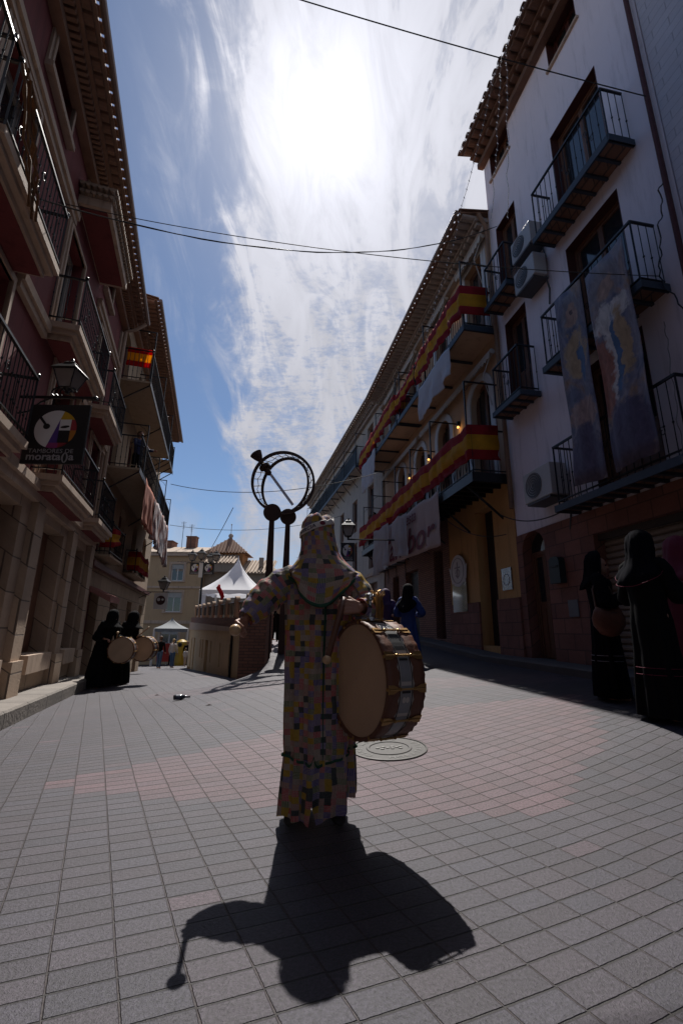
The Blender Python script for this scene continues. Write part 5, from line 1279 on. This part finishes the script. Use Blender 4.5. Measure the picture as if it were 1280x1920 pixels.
mb.smooth = True; mb.loft(rows, False, uv); mb.loft([[Vector((-.155, 2.945, 1.795))+(p-Vector((-.155, 2.945, p.z)))*.05 for p in rows[0]], rows[0]], False)
hood = mb.build('hood', patch, P0)
ribbon('cape_binding', [[hoodpt(2*math.pi*i/120, 1.1985) +Vector((0, 0, d)) for i in range(121)] for d in (.012, -.010)], green, P0, (-.13, 2.95, 0), .005)
def bandz(t): return 1.715+.045*math.cos(t)
rows = [[hoodpt(R(-200)+R(220)*i/70, bandz(R(-200)+R(220)*i/70)+d, .004) for i in range(71)] for d in (.021, .007, -.007, -.021)]
bd = ribbon('head_band', rows, mat('white_band', (.55, .52, .50), .8), P0, (-.155, 2.945, 0), .003)
q = MB(); text_mb(q, 'MURCIA', .036, lambda a, c: (lambda t: hoodpt(t, bandz(t)-.012+c, .011))(R(-164)+a/.108*1.0), 'LEFT', bold=.0006); q.build('band_lettering', mat('navy_print', (.03, .03, .07)), bd)
q = MB(); tt = R(-72); pc = hoodpt(tt, bandz(tt), .012); q.add([(lambda u, v: hoodpt(tt+u/.108, bandz(tt)+v, .012))(.017*math.cos(a), .014*math.sin(a)) for a in [2*math.pi*k/18 for k in range(18)]], [tuple(range(18))]); q.build('band_emblem', mat('maroon_print', (.14, .01, .03)), bd)
for fx, fy, rz_ in ((-.235, 2.97, -12), (-.03, 2.97, 14)):
    gx = gz(fx, fy)+.012; fy += .05; q = MB(); c_, s_ = math.cos(R(rz_)), math.sin(R(rz_)); rr = []
    for yy, w_, h_ in ((.08, .030, .05), (.04, .040, .085), (0, .042, .09), (-.06, .045, .07), (-.12, .048, .055), (-.165, .036, .038), (-.185, .012, .02)):
        rr.append([Vector((fx+c_*u-s_*yy, fy+s_*u+c_*yy, gx+.004+v)) for u, v in [(w_*math.cos(a), h_*.5+h_*.5*math.sin(a)) for a in [2*math.pi*k/14 for k in range(14)]]])
    q.smooth = True; q.loft(rr); q.build('shoe', rubber, P0)
q = MB()
q.loft([[Vector(p)+Vector((0, 0, .018)), Vector(p)-Vector((0, 0, .018)), Vector(p)+Vector((0, .006, -.018)), Vector(p)+Vector((0, .006, .018))] for p in ((.075, 2.87, 1.32), (.06, 2.80, 1.2), (.07, 2.74, 1.12), (.10, 2.70, 1.08))]); q.build('drum_strap', mat('brown_leather', (.08, .035, .018), .6, .2, 12), P0)
stick((-.60, 2.70, 1.045), (-.555, 2.465, 1.055), 'pale round-headed mallet pointing at the camera from the outstretched hand', .031, .0095)
stick((.005, 2.675, 1.18), (-.07, 2.56, .905), 'wooden mallet hanging down in the fist above the big drum', .024, .017, mat('dark_wood', (.12, .05, .03), .5, .3, 20))

# ---- drums
leather = mat('rust_leather', (.115, .042, .022), .6, .3, 14, bump=.002, bs=40); band_g = mat('grey_painted_wood', (.20, .20, .21), .4, .35, 12); band_w = mat('ivory_inlay', (.45, .40, .36), .5, .2, 12)
headm = mat('calf_skin', (.50, .36, .25), .6, .22, 3.0, trans=.25, bump=.0005, bs=60)
def drum(loc, rz, r, W, label, tiltx=0.0, lean=0.0, group=None, lugs=12, ornate=True):
    t = thing('drum', loc, label, 'drum', group); t.rotation_euler = (lean, tiltx, rz)
    def ring(x, rr, n=72, sc_=0.0, kk=24): return [Vector((x, (rr)*math.cos(2*math.pi*k/n), rr*math.sin(2*math.pi*k/n))) for k in range(n)]
    q = MB(); q.smooth = True; q.loft([ring(.01, r*.985), ring(W-.01, r*.985)], False); q.build('shell', band_w, t, True)
    q = MB(); n = 72
    for k in range(12):                          # painted panels round the shell
        a0, a1 = 2*math.pi*(k+.06)/12, 2*math.pi*(k+.94)/12; q.mi = 0 if k % 4 else 1
        q.add([(x_, rr_*math.cos(a), rr_*math.sin(a)) for x_, rr_ in ((W*.36, r*.99), (W*.64, r*.99)) for a in [lerp(a0, a1, j/6) for j in range(7)]], [(j, j+1, 8+j, 7+j) for j in range(6)])
        q.mi = 1; am = lerp(a0, a1, .18); q.add([(x_, r*.993*math.cos(a), r*.993*math.sin(a)) for x_ in (W*.38, W*.62) for a in (am, am+.04)], [(0, 1, 3, 2)])
        if k % 3 == 0:
            for sg in (-1, 1): q.mi = 2; c0 = (a0+a1)/2; q.add([(W*.5+W*.05*sg+W*.05*math.cos(b_), r*.996*math.cos(c0+.05*math.sin(b_)), r*.996*math.sin(c0+.05*math.sin(b_))) for b_ in [2*math.pi*j/12 for j in range(12)]], [tuple(range(12))])
    for x_ in (W*.33, W*.67): q.mi = 1; q.loft([ring(x_-.003, r*.99), ring(x_+.003, r*.99)], False)
    q.build('painted_band', [band_g, blackp, band_w], t, True)
    for x0, x1, sg in ((.0, W*.27, 1), (W, W*.73, -1)):
        q = MB(); q.smooth = True
        inner = [Vector((x1+sg*.010*abs(math.sin(12*2*math.pi*k/144)), r*1.0*math.cos(2*math.pi*k/144), r*1.0*math.sin(2*math.pi*k/144))) for k in range(144)]
        sc_ = lambda k: 1+.012*math.sin(36*2*math.pi*k/144)
        q.loft([inner, [Vector((x0+sg*.03, r*1.008*math.cos(2*math.pi*k/144), r*1.008*math.sin(2*math.pi*k/144))) for k in range(144)],
                [Vector((x0-sg*.004, r*1.015*sc_(k)*math.cos(2*math.pi*k/144), r*1.015*sc_(k)*math.sin(2*math.pi*k/144))) for k in range(144)],
                [Vector((x0-sg*.006, r*.955*math.cos(2*math.pi*k/144), r*.955*math.sin(2*math.pi*k/144))) for k in range(144)],
                [Vector((x0+sg*.006, r*.945*math.cos(2*math.pi*k/144), r*.945*math.sin(2*math.pi*k/144))) for k in range(144)]], False); q.build('hoop', leather, t, True)
        q = MB(); q.smooth = True; q.loft([ring(x0+sg*.004, r*.955), ring(x0+sg*.002, r*.85), ring(x0+sg*.001, r*.4), ring(x0, r*.01)], False); q.build('drum_head', headm, t, True)
    for k in range(lugs):
        a = 2*math.pi*(k+.15)/lugs; ca_, sa_ = math.cos(a), math.sin(a); q = MB()
        def pp(x, rr, da=0.0): return Vector((x, rr*math.cos(a+da/r), rr*math.sin(a+da/r)))
        q.tube([pp(.0, r*1.03), pp(W, r*1.03)], .0045, 6)
        for x0, sg in ((0.0, 1), (W, -1)):
            q.loft([[pp(x0-sg*.006, r*1.022, d) for d in (-.022, .022)]+[pp(x0-sg*.006, r*1.035, d) for d in (.022, -.022)], [pp(x0+sg*.03, r*1.022, d) for d in (-.020, .020)]+[pp(x0+sg*.03, r*1.03, d) for d in (.020, -.020)], [pp(x0+sg*.062, r*1.02, d) for d in (-.004, .004)]+[pp(x0+sg*.062, r*1.026, d) for d in (.004, -.004)]])
            q.ball(pp(x0-sg*.002, r*.985), .011, 6); q.ball(pp(x0+sg*W*.30, r*1.03), .010, 6)
        for j in range(7): q.ball(pp(W*.36+W*.28*j/6, r*1.035), .006, 5)
        q.build('tension_lug', gold, t, True)
    return t
D0 = drum((.093, 2.66, .80), R(29.3), .31, .225, 'large ornate drum with pale skin head and rust leather hoops hanging at the central drummer')
# top hardware of the big drum (axis local X; top = +Z)
q = MB(); q.lathe((.09, 0, .317), [(.035, 0), (.03, .02), (.012, .03), (.012, .11), (.022, .12), (.02, .15), (.008, .16)], 10); q.tube([(.09, 0, .44), (.09, -.05, .46)], .008, 5)
q.tube([(.03, 0, .322), (.19, 0, .322)], .010, 6); q.build('clamp_post', steel, D0, True)
q = MB(); q.lathe((.16, .02, .315), [(.034, 0), (.028, .03), (.022, .08), (.028, .12), (.032, .14), (.02, .16), (.01, .17)], 9)
for k in range(9): a = k*.7; q.tube([(.16+.02*math.cos(a), .02+.02*math.sin(a), .455), (.16+.042*math.cos(a), .02+.042*math.sin(a), .475+.012*math.sin(k*2.3)), (.16+.04*math.cos(a+.4), .02+.04*math.sin(a+.4), .495)], [.007, .005, .003], 5)
for k in range(6): a = k*1.05; q.tube([(.16+.028*math.cos(a), .02+.028*math.sin(a), .33), (.16+.035*math.cos(a), .02+.035*math.sin(a), .40), (.16+.026*math.cos(a), .02+.026*math.sin(a), .46)], .005, 5)
q.build('brass_ornament', gold, D0, True)
q = MB(); q.lathe((.17, .09, .29), [(.05, 0), (.045, .05), (.03, .10), (.01, .12)], 10); q.build('wooden_knob', wood_m, D0, True)

# ---- other robed people
def robed(label, loc, H, m, rz=0.0, group=None, hoodm=None, bind=None, bend=0.0, arms=None, covered=False, veil=.40, skirt=1.0, vox=.010, hems=(), feet=True, sleeves_w=.075, open_=50, flare=1.0):
    """figure facing local -Y; arms = two (elbow, wrist, palm direction) in local metres"""
    t = thing('person', loc, label, 'person', group, rz); S = H/1.68; hd = Vector((0, -.02-bend, 1.53-bend*.35))*S
    sh = 1.36*S-bend*.12
    arms = arms or [((-.26, -.05, 1.10), (-.24, -.25, 1.08), (0, 0, -1)), ((.26, -.05, 1.10), (.24, -.25, 1.08), (0, 0, -1))]
    sg = [((0, 0, .92*S), .09*S, (0, -bend*.6, 1.22*S), .088*S), ((-.14*S, -bend*.8, sh-.01), .045*S, (.14*S, -bend*.8, sh-.01), .045*S), ((0, -bend*.85, sh), .05*S, tuple(hd-Vector((0, 0, .06*S))), .045*S)]+headsegs(hd, S)
    for x_ in (-.09, .09): sg += [((x_*S, 0, .9*S), .08*S, (x_*S, 0, .48*S), .052*S), ((x_*S, 0, .48*S), .05*S, (x_*S, .02, .07), .035*S), ((x_*S, .03, .035), .035, (x_*S*1.1, -.15, .028), .028)]
    mb = MB(); zz = [1.40, 1.38, 1.32, 1.2, 1.02, .85, .6, .35, .15, .03]; rx = [.09, .155, .185, .175, .155, .175, .205*skirt, .235*skirt, .255*skirt, .26*skirt]; RG = []
    K = 40
    for i in range(K+1):
        z = lerp(1.40, .03, i/K); j = max(k for k in range(len(zz)-1) if zz[k] >= z-1e-6 or k == 0); j = min(j, len(zz)-2); k = (zz[j]-z)/(zz[j]-zz[j+1]); r_ = lerp(rx[j], rx[j+1], k)
        yb = -bend*.8*max(0, (z-.9)/.5); RG.append(dict(c=(0, yb, z*S-(bend*.12 if z > 1.3 else 0)), rx=r_*S, ry=r_*S*.78, f=.10*max(.1, min(1, (1.2-z)*1.3)), k=7, ph=loc[0]*3+z))
    clothloft(mb, RG, 64)
    for sd_, (el, wr_, pn) in zip((-1, 1), arms):
        s0_ = Vector((sd_*.155*S, -bend*.8, sh)); el = Vector(el)*S; wr_ = Vector(wr_)*S
        sg += [(s0_, .045*S, el, .036*S), (el, .035*S, wr_, .025*S)]+hand(wr_, (wr_-el).normalized(), pn, -sd_, .6, S)
        sleeve(mb, [s0_*.8+Vector((0, 0, sh*.2)), s0_, s0_.lerp(el, .6), el, el.lerp(wr_, .5), el.lerp(wr_, .93)], [.06*S, .075*S, sleeves_w*S, sleeves_w*S, sleeves_w*.9*S, sleeves_w*.8*S], .05, 20, loc[0])
    blob('body', sg, vox, skin, t)
    mb.build('robe', m, t, True)
    if not covered: faceparts(t, hd, S, (0, -1, 0))
    q = MB(); hm = hoodm or m; rows = []; uv = []
    A0, A1 = (-math.pi/2, 1.5*math.pi) if covered else (R(-90)+R(open_), R(270)-R(open_)); n = 48
    prof = [(.20, .02), (.185, .06), (.14, .103), (.07, .116), (0, .118), (-.08, .118), (-.15, .118+.022*flare), (-.22, .125+.065*flare), (-.30, .13+.095*flare)]
    for i, (dz, r_) in enumerate(prof):
        row = []
        for k in range(n+1):
            a = lerp(A0, A1, k/n); w = 1+(.03+.05*(i > 4))*math.sin(5*a+i*.6+loc[0])+.028*math.sin(11*a+i*1.3)+.015*math.sin(19*a-i)
            back = max(0, math.sin(a)); zz_ = dz if dz > -.1 else -.1+(dz+.1)*(.55+veil*back*1.4)
            row.append(hd+Vector((r_*math.cos(a)*w, r_*1.08*math.sin(a)*w+.012+max(0, .15-dz)*.08, zz_-(0 if dz < .1 else .0)))*S)
        rows.append(row)
    q.smooth = True; q.loft(rows, False, None, False); h_ = q.build('hood', hm, t, True, solid=.006)
    if bind: 
        c = MB(); c.tube(rows[-1], .0045, 5); c.build('hood_binding', bind, t, True)
        c = MB(); c.tube([r_[0] for r_ in rows], .005, 5) if not covered else None
    for hz_, hm_ in hems:
        c = MB(); rr = lerp(.255, .235, (hz_-.15)/.2)*skirt*S
        c.tube([Vector((math.cos(a)*rr*1.035, math.sin(a)*rr*.8*1.045, hz_)) for a in [2*math.pi*k/48 for k in range(49)]], .0035, 5); c.build('hem_stripe', hm_, t, True)
    return t
pinkm = mat('magenta_cloth', (.12, .006, .025), .8, .2, 12); greyst = mat('grey_braid', (.20, .19, .21), .7)
bluec = mat('royal_blue_cloth', (.012, .035, .16), .8, .2, 12); purp = mat('purple_cloth', (.04, .015, .06), .8, .2, 12); navy = mat('navy_cloth', (.005, .005, .008), .95, .25, 16, spec=.05)
crossed = [((-.24, -.06, 1.08), (-.08, -.26, 1.14), (0, -.3, 1)), ((.24, -.06, 1.08), (.06, -.28, 1.20), (0, -.2, 1))]
robed('woman in black robe with pale hem braid and brown bag, before the garage door', (3.12, 5.5, gz(3.12, 5.5)), 1.66, navy, R(60), arms=crossed, hems=((.42, greyst), (.48, greyst)), skirt=.92, veil=.25, open_=62, flare=.35)
robed('figure in black robe seen from behind, hood edged with magenta, beside the garage door', (3.02, 4.5, gz(3.02, 4.5)), 1.74, black_cloth, R(115), hoodm=navy, bind=pinkm, arms=crossed, hems=((.40, pinkm), (.46, pinkm)), skirt=.86, veil=.55)
robed('figure in magenta hood and cape cut off by the right picture edge', (3.60, 4.78, gz(3.6, 4.78)), 1.68, pinkm, R(118), arms=crossed, skirt=1.0, veil=.45, bind=greyst)
# handbag hanging at the first woman
hb = thing('handbag', (3.06, 5.28, gz(3.1, 5.4)+.88), 'brown patterned shoulder bag hanging at the side of the black-robed woman', 'bag')
q = MB(); q.smooth = True; q.loft([[Vector((w_*math.cos(a), .07*math.sin(a)*k, z_+.02*math.cos(2*a))) for a in [2*math.pi*j/24 for j in range(24)]] for w_, k, z_ in ((.02, .2, -.17), (.12, .8, -.16), (.18, 1, -.08), (.19, 1.05, .0), (.16, .8, .08), (.13, .4, .13))]); q.build('pouch', mat('tooled_leather', (.12, .045, .025), .6, .6, 18, bump=.004, bs=25), hb, True)
q = MB(); q.tube([(-.13, 0, .12), (-.11, .06, .35), (.02, .12, .56), (.10, .06, .35), (.13, 0, .12)], .010, 6); q.build('strap', mat('brown_leather'), hb, True)
# blue pair
bz = gz(1.56, 10.6)
robed('figure in royal blue robe with long black hood, back turned, before the brick shopfront', (1.56, 10.6, bz), 1.72, bluec, R(150), hoodm=black_cloth, covered=False, veil=.9, arms=[((-.30, -.05, 1.08), (-.14, -.25, 1.05), (0, 0, -1)), ((.30, -.05, 1.08), (.14, -.25, 1.05), (0, 0, -1))], sleeves_w=.085, vox=.014)
robed('figure in dark purple robe and hood beside the blue-robed one', (1.13, 11.2, gz(1.13, 11.2)), 1.68, purp, R(-20), covered=True, bend=.12, veil=.4, vox=.014)
# left drummers
fists = lambda dx: [((-.26, -.12, 1.05), (-.20+dx, -.34, 1.02), (0, 0, -1)), ((.26, -.12, 1.05), (.20+dx, -.34, 1.02), (0, 0, -1))]
robed('stooping drummer in black robe and hood, nearer of the two on the left', (-5.42, 10.75, gz(-5.42, 10.75)), 1.74, black_cloth, R(62), covered=True, bend=.22, arms=fists(0), veil=.5, skirt=1.05)
robed('stooping drummer in black robe and hood, farther of the two on the left', (-5.25, 11.35, gz(-5.25, 11.35)), 1.74, black_cloth, R(70), covered=True, bend=.24, arms=fists(0), veil=.5, skirt=1.0)
gd_ = 'drums of the two black-robed drummers'
dz_ = gz(-5.0, 10.7)
d1 = drum((-4.93, 10.62, dz_+.80), R(97), .285, .24, 'pale-headed drum of the nearer black-robed drummer', group=gd_, lugs=10)
d2 = copy_tree(d1); d2.location = (-4.72, 11.25, gz(-4.7, 11.2)+.80); d2.rotation_euler = (0, 0, R(84)); d2['label'] = 'pale-headed drum of the farther black-robed drummer'
stick((-5.02, 10.55, dz_+1.10), (-4.98, 10.48, dz_+1.18), 'short mallet resting on the nearer black-robed drummer\'s drum', .03, .012)
stick((-4.72, 11.0, dz_+1.12), (-4.5, 10.95, dz_+1.30), 'crossed mallet above the farther black-robed drummer\'s drum', .02, .012)

def casual(label, loc, H, rz, jac, tro, hairm, vox=.018, arms=None, group=None, hat=None, stride=.06):
    t = thing('person', loc, label, 'person', group, rz); S = H/1.72; c = Vector((0, -.01, 1.60))*S
    arms = arms or [((-.25, .0, 1.12), (-.24, -.12, .88)), ((.25, .0, 1.12), (.24, -.10, .88))]
    sg = [((0, 0, .92*S), .10*S, (0, 0, 1.30*S), .11*S), ((0, 0, 1.4*S), .05*S, (0, 0, 1.55*S), .045*S)]+headsegs(c, S)
    jk = [((0, 0, .93*S), .135*S, (0, 0, 1.30*S), .15*S), ((-.13*S, 0, 1.38*S), .065*S, (.13*S, 0, 1.38*S), .065*S)]; tr = [((0, 0, .93*S), .13*S, (0, 0, .9*S), .13*S)]
    for sd_, (el, wr_) in zip((-1, 1), arms):
        el = Vector(el)*S; wr_ = Vector(wr_)*S; s0_ = Vector((sd_*.18, 0, 1.37))*S
        sg += [(s0_, .04*S, el, .035*S), (el, .033*S, wr_, .025*S)]+hand(wr_, (wr_-el).normalized(), (0, -1, 0), -sd_, .5, S); jk += [(s0_, .062*S, el, .052*S), (el, .052*S, el.lerp(wr_, .9), .042*S)]
    for sd_ in (-1, 1):
        x_ = sd_*.09*S; f_ = sd_*stride; sg += [((x_, 0, .9*S), .07*S, (x_, -f_, .1), .035*S), ((x_, -f_+.03, .04), .035*S, (x_, -f_-.14, .035), .03*S)]; tr += [((x_, 0, .88*S), .095*S, (x_, -f_*.6, .48*S), .07*S), ((x_, -f_*.6, .48*S), .07*S, (x_, -f_+.01, .10*S), .055*S)]
    blob('body', sg, vox, skin, t); blob('jacket', jk, vox, jac, t, sm=2); blob('trousers', tr, vox, tro, t, sm=2)
    blob('hair', [(c+Vector((0, .02, .05))*S, .096*S, c+Vector((0, .035, -.01))*S, .085*S)], vox*.8, hairm, t)
    faceparts(t, c, S, (0, -1, 0)); return t
jean = mat('blue_jeans', (.05, .09, .16), .85, .25, 14); hb_ = mat('brown_hair', (.10, .05, .025), .7, .3, 30); tanc = mat('tan_cloth', (.33, .25, .19), .85, .2, 12); redc = mat('red_cloth', (.28, .03, .03), .85, .2, 12); whc = mat('cream_cloth', (.45, .40, .36), .85, .2, 12)
F = lambda x, y: (x, y, gz(x, y))
casual('man in black jacket and blue jeans walking away down the lower street', F(-10.2, 26.8), 1.75, R(175), black_cloth, jean, hb_, .016)
casual('fair-haired woman in cream top and jeans beside the man in the black jacket', F(-9.75, 27.6), 1.62, R(170), whc, jean, mat('fair_hair', (.35, .24, .12)), .02)
casual('person in dark clothes holding something white, farther down the lower street', F(-11.0, 34), 1.7, R(20), navy, black_cloth, hb_, .022)
casual('small child in pale clothes walking on the lower street', F(-9.95, 30.5), 1.15, R(160), whc, tanc, hb_, .02)
casual('person in tan coat in the group at the bottom of the lower street', F(-12.3, 34.5), 1.65, R(60), tanc, black_cloth, hb_, .024)
casual('person in red top in the group at the bottom of the lower street', F(-12.9, 36.5), 1.6, R(-30), redc, jean, hb_, .026)
casual('person in white shirt by the gazebo at the bottom of the lower street', F(-11.9, 37.5), 1.68, R(0), whc, navy, hb_, .026)
st = thing('stroller', F(-9.35, 30.2), 'small pale pushchair beside the child on the lower street', 'pushchair')
q = MB(); q.loft([[Vector((x_, y_, z_)) for x_, y_ in ((-.2, -.25), (.2, -.25), (.2, .25), (-.2, .25))] for z_ in (.35, .45)]); q.loft([[Vector((x_, .2+k, z_)) for x_ in (-.2, .2)]+[Vector((x_, .25+k, z_)) for x_ in (.2, -.2)] for z_, k in ((.4, 0), (.95, .12))]); q.build('seat', whc, st, True)
for x_ in (-.22, .22):
    for y_ in (-.25, .25): q = MB(); q.lathe((x_-.02, y_, .1), [(.001, 0), (.1, 0), (.1, .04), (.001, .04)], 14, (1, 0, 0)); q.build('wheel', rubber, st, True)
q = MB(); q.tube([(-.2, -.2, .1), (-.2, .25, .7), (-.2, .45, 1.0), (.2, .45, 1.0), (.2, .25, .7), (.2, -.2, .1)], .014, 5); q.build('frame', ac_g, st, True)
# dark figures on the upper terrace
robed('figure in black robe standing on the upper street, left of the hooded drummer', F(-2.95, 22.0), 1.66, black_cloth, R(20), covered=True, vox=.02)
robed('figure in black robe facing away on the upper street close behind the drummer\'s arm', F(-2.55, 22.4), 1.7, black_cloth, R(200), covered=True, vox=.02)
# heads behind the balustrade
for i, (a, o_, jm, lb) in enumerate(((2.4, -1.6, tanc, 'person in tan behind the balustrade below the marquee edge'), (3.6, -1.8, navy, 'person in navy behind the balustrade under the marquee'), (5.3, -1.5, redc, 'person in red behind the balustrade left of the balloon'), (9.0, -2.2, navy, 'person in dark clothes behind the far balustrade piers'))):
    p = FT(a, o_, 0); casual(lb, (p.x, p.y, .62+.02*a), 1.66, R(40*i), jm, black_cloth, hb_, .025)
bl = thing('balloon', (-4.42, 17.0, 2.35), 'twisted red balloon above the balustrade in front of the marquee', 'balloon')
q = MB(); q.smooth = True; q.tube([(-.1, 0, .32), (-.14, 0, .2), (-.06, 0, .08), (0, 0, -.04), (.04, 0, -.14), (.0, 0, -.26)], [.03, .085, .075, .08, .075, .02], 12); q.build('skin', mat('red_latex', (.5, .01, .02), .3, .1, 3, trans=.3), bl, True)
q = MB(); q.tube([(.0, 0, -.26), (.02, .02, -.9)], .004, 4); q.build('string', greyst, bl, True)
# people on balconies
p = FL2(1.6, .55, 5.36); casual('person in dark blue leaning on the middle balcony of the tan building', p, 1.7, R(70), mat('dark_blue_cloth', (.02, .03, .09), .8), black_cloth, hb_, .016, arms=[((-.28, -.15, 1.15), (-.18, -.42, 1.05)), ((.28, -.15, 1.15), (.2, -.42, 1.08))])
p = FR(19.55, .45, 4.42); casual('person in dark red leaning over the far end of the flag balcony', p, 1.65, R(-60), mat('dark_red_cloth', (.14, .02, .025), .85), black_cloth, black_cloth, .018, arms=[((-.28, -.15, 1.15), (-.18, -.42, 1.05)), ((.28, -.15, 1.15), (.2, -.42, 1.08))])
p = FR(20.05, .5, 4.42); casual('person in black jacket at the far end of the flag balcony', p, 1.65, R(-80), black_cloth, black_cloth, hb_, .02)
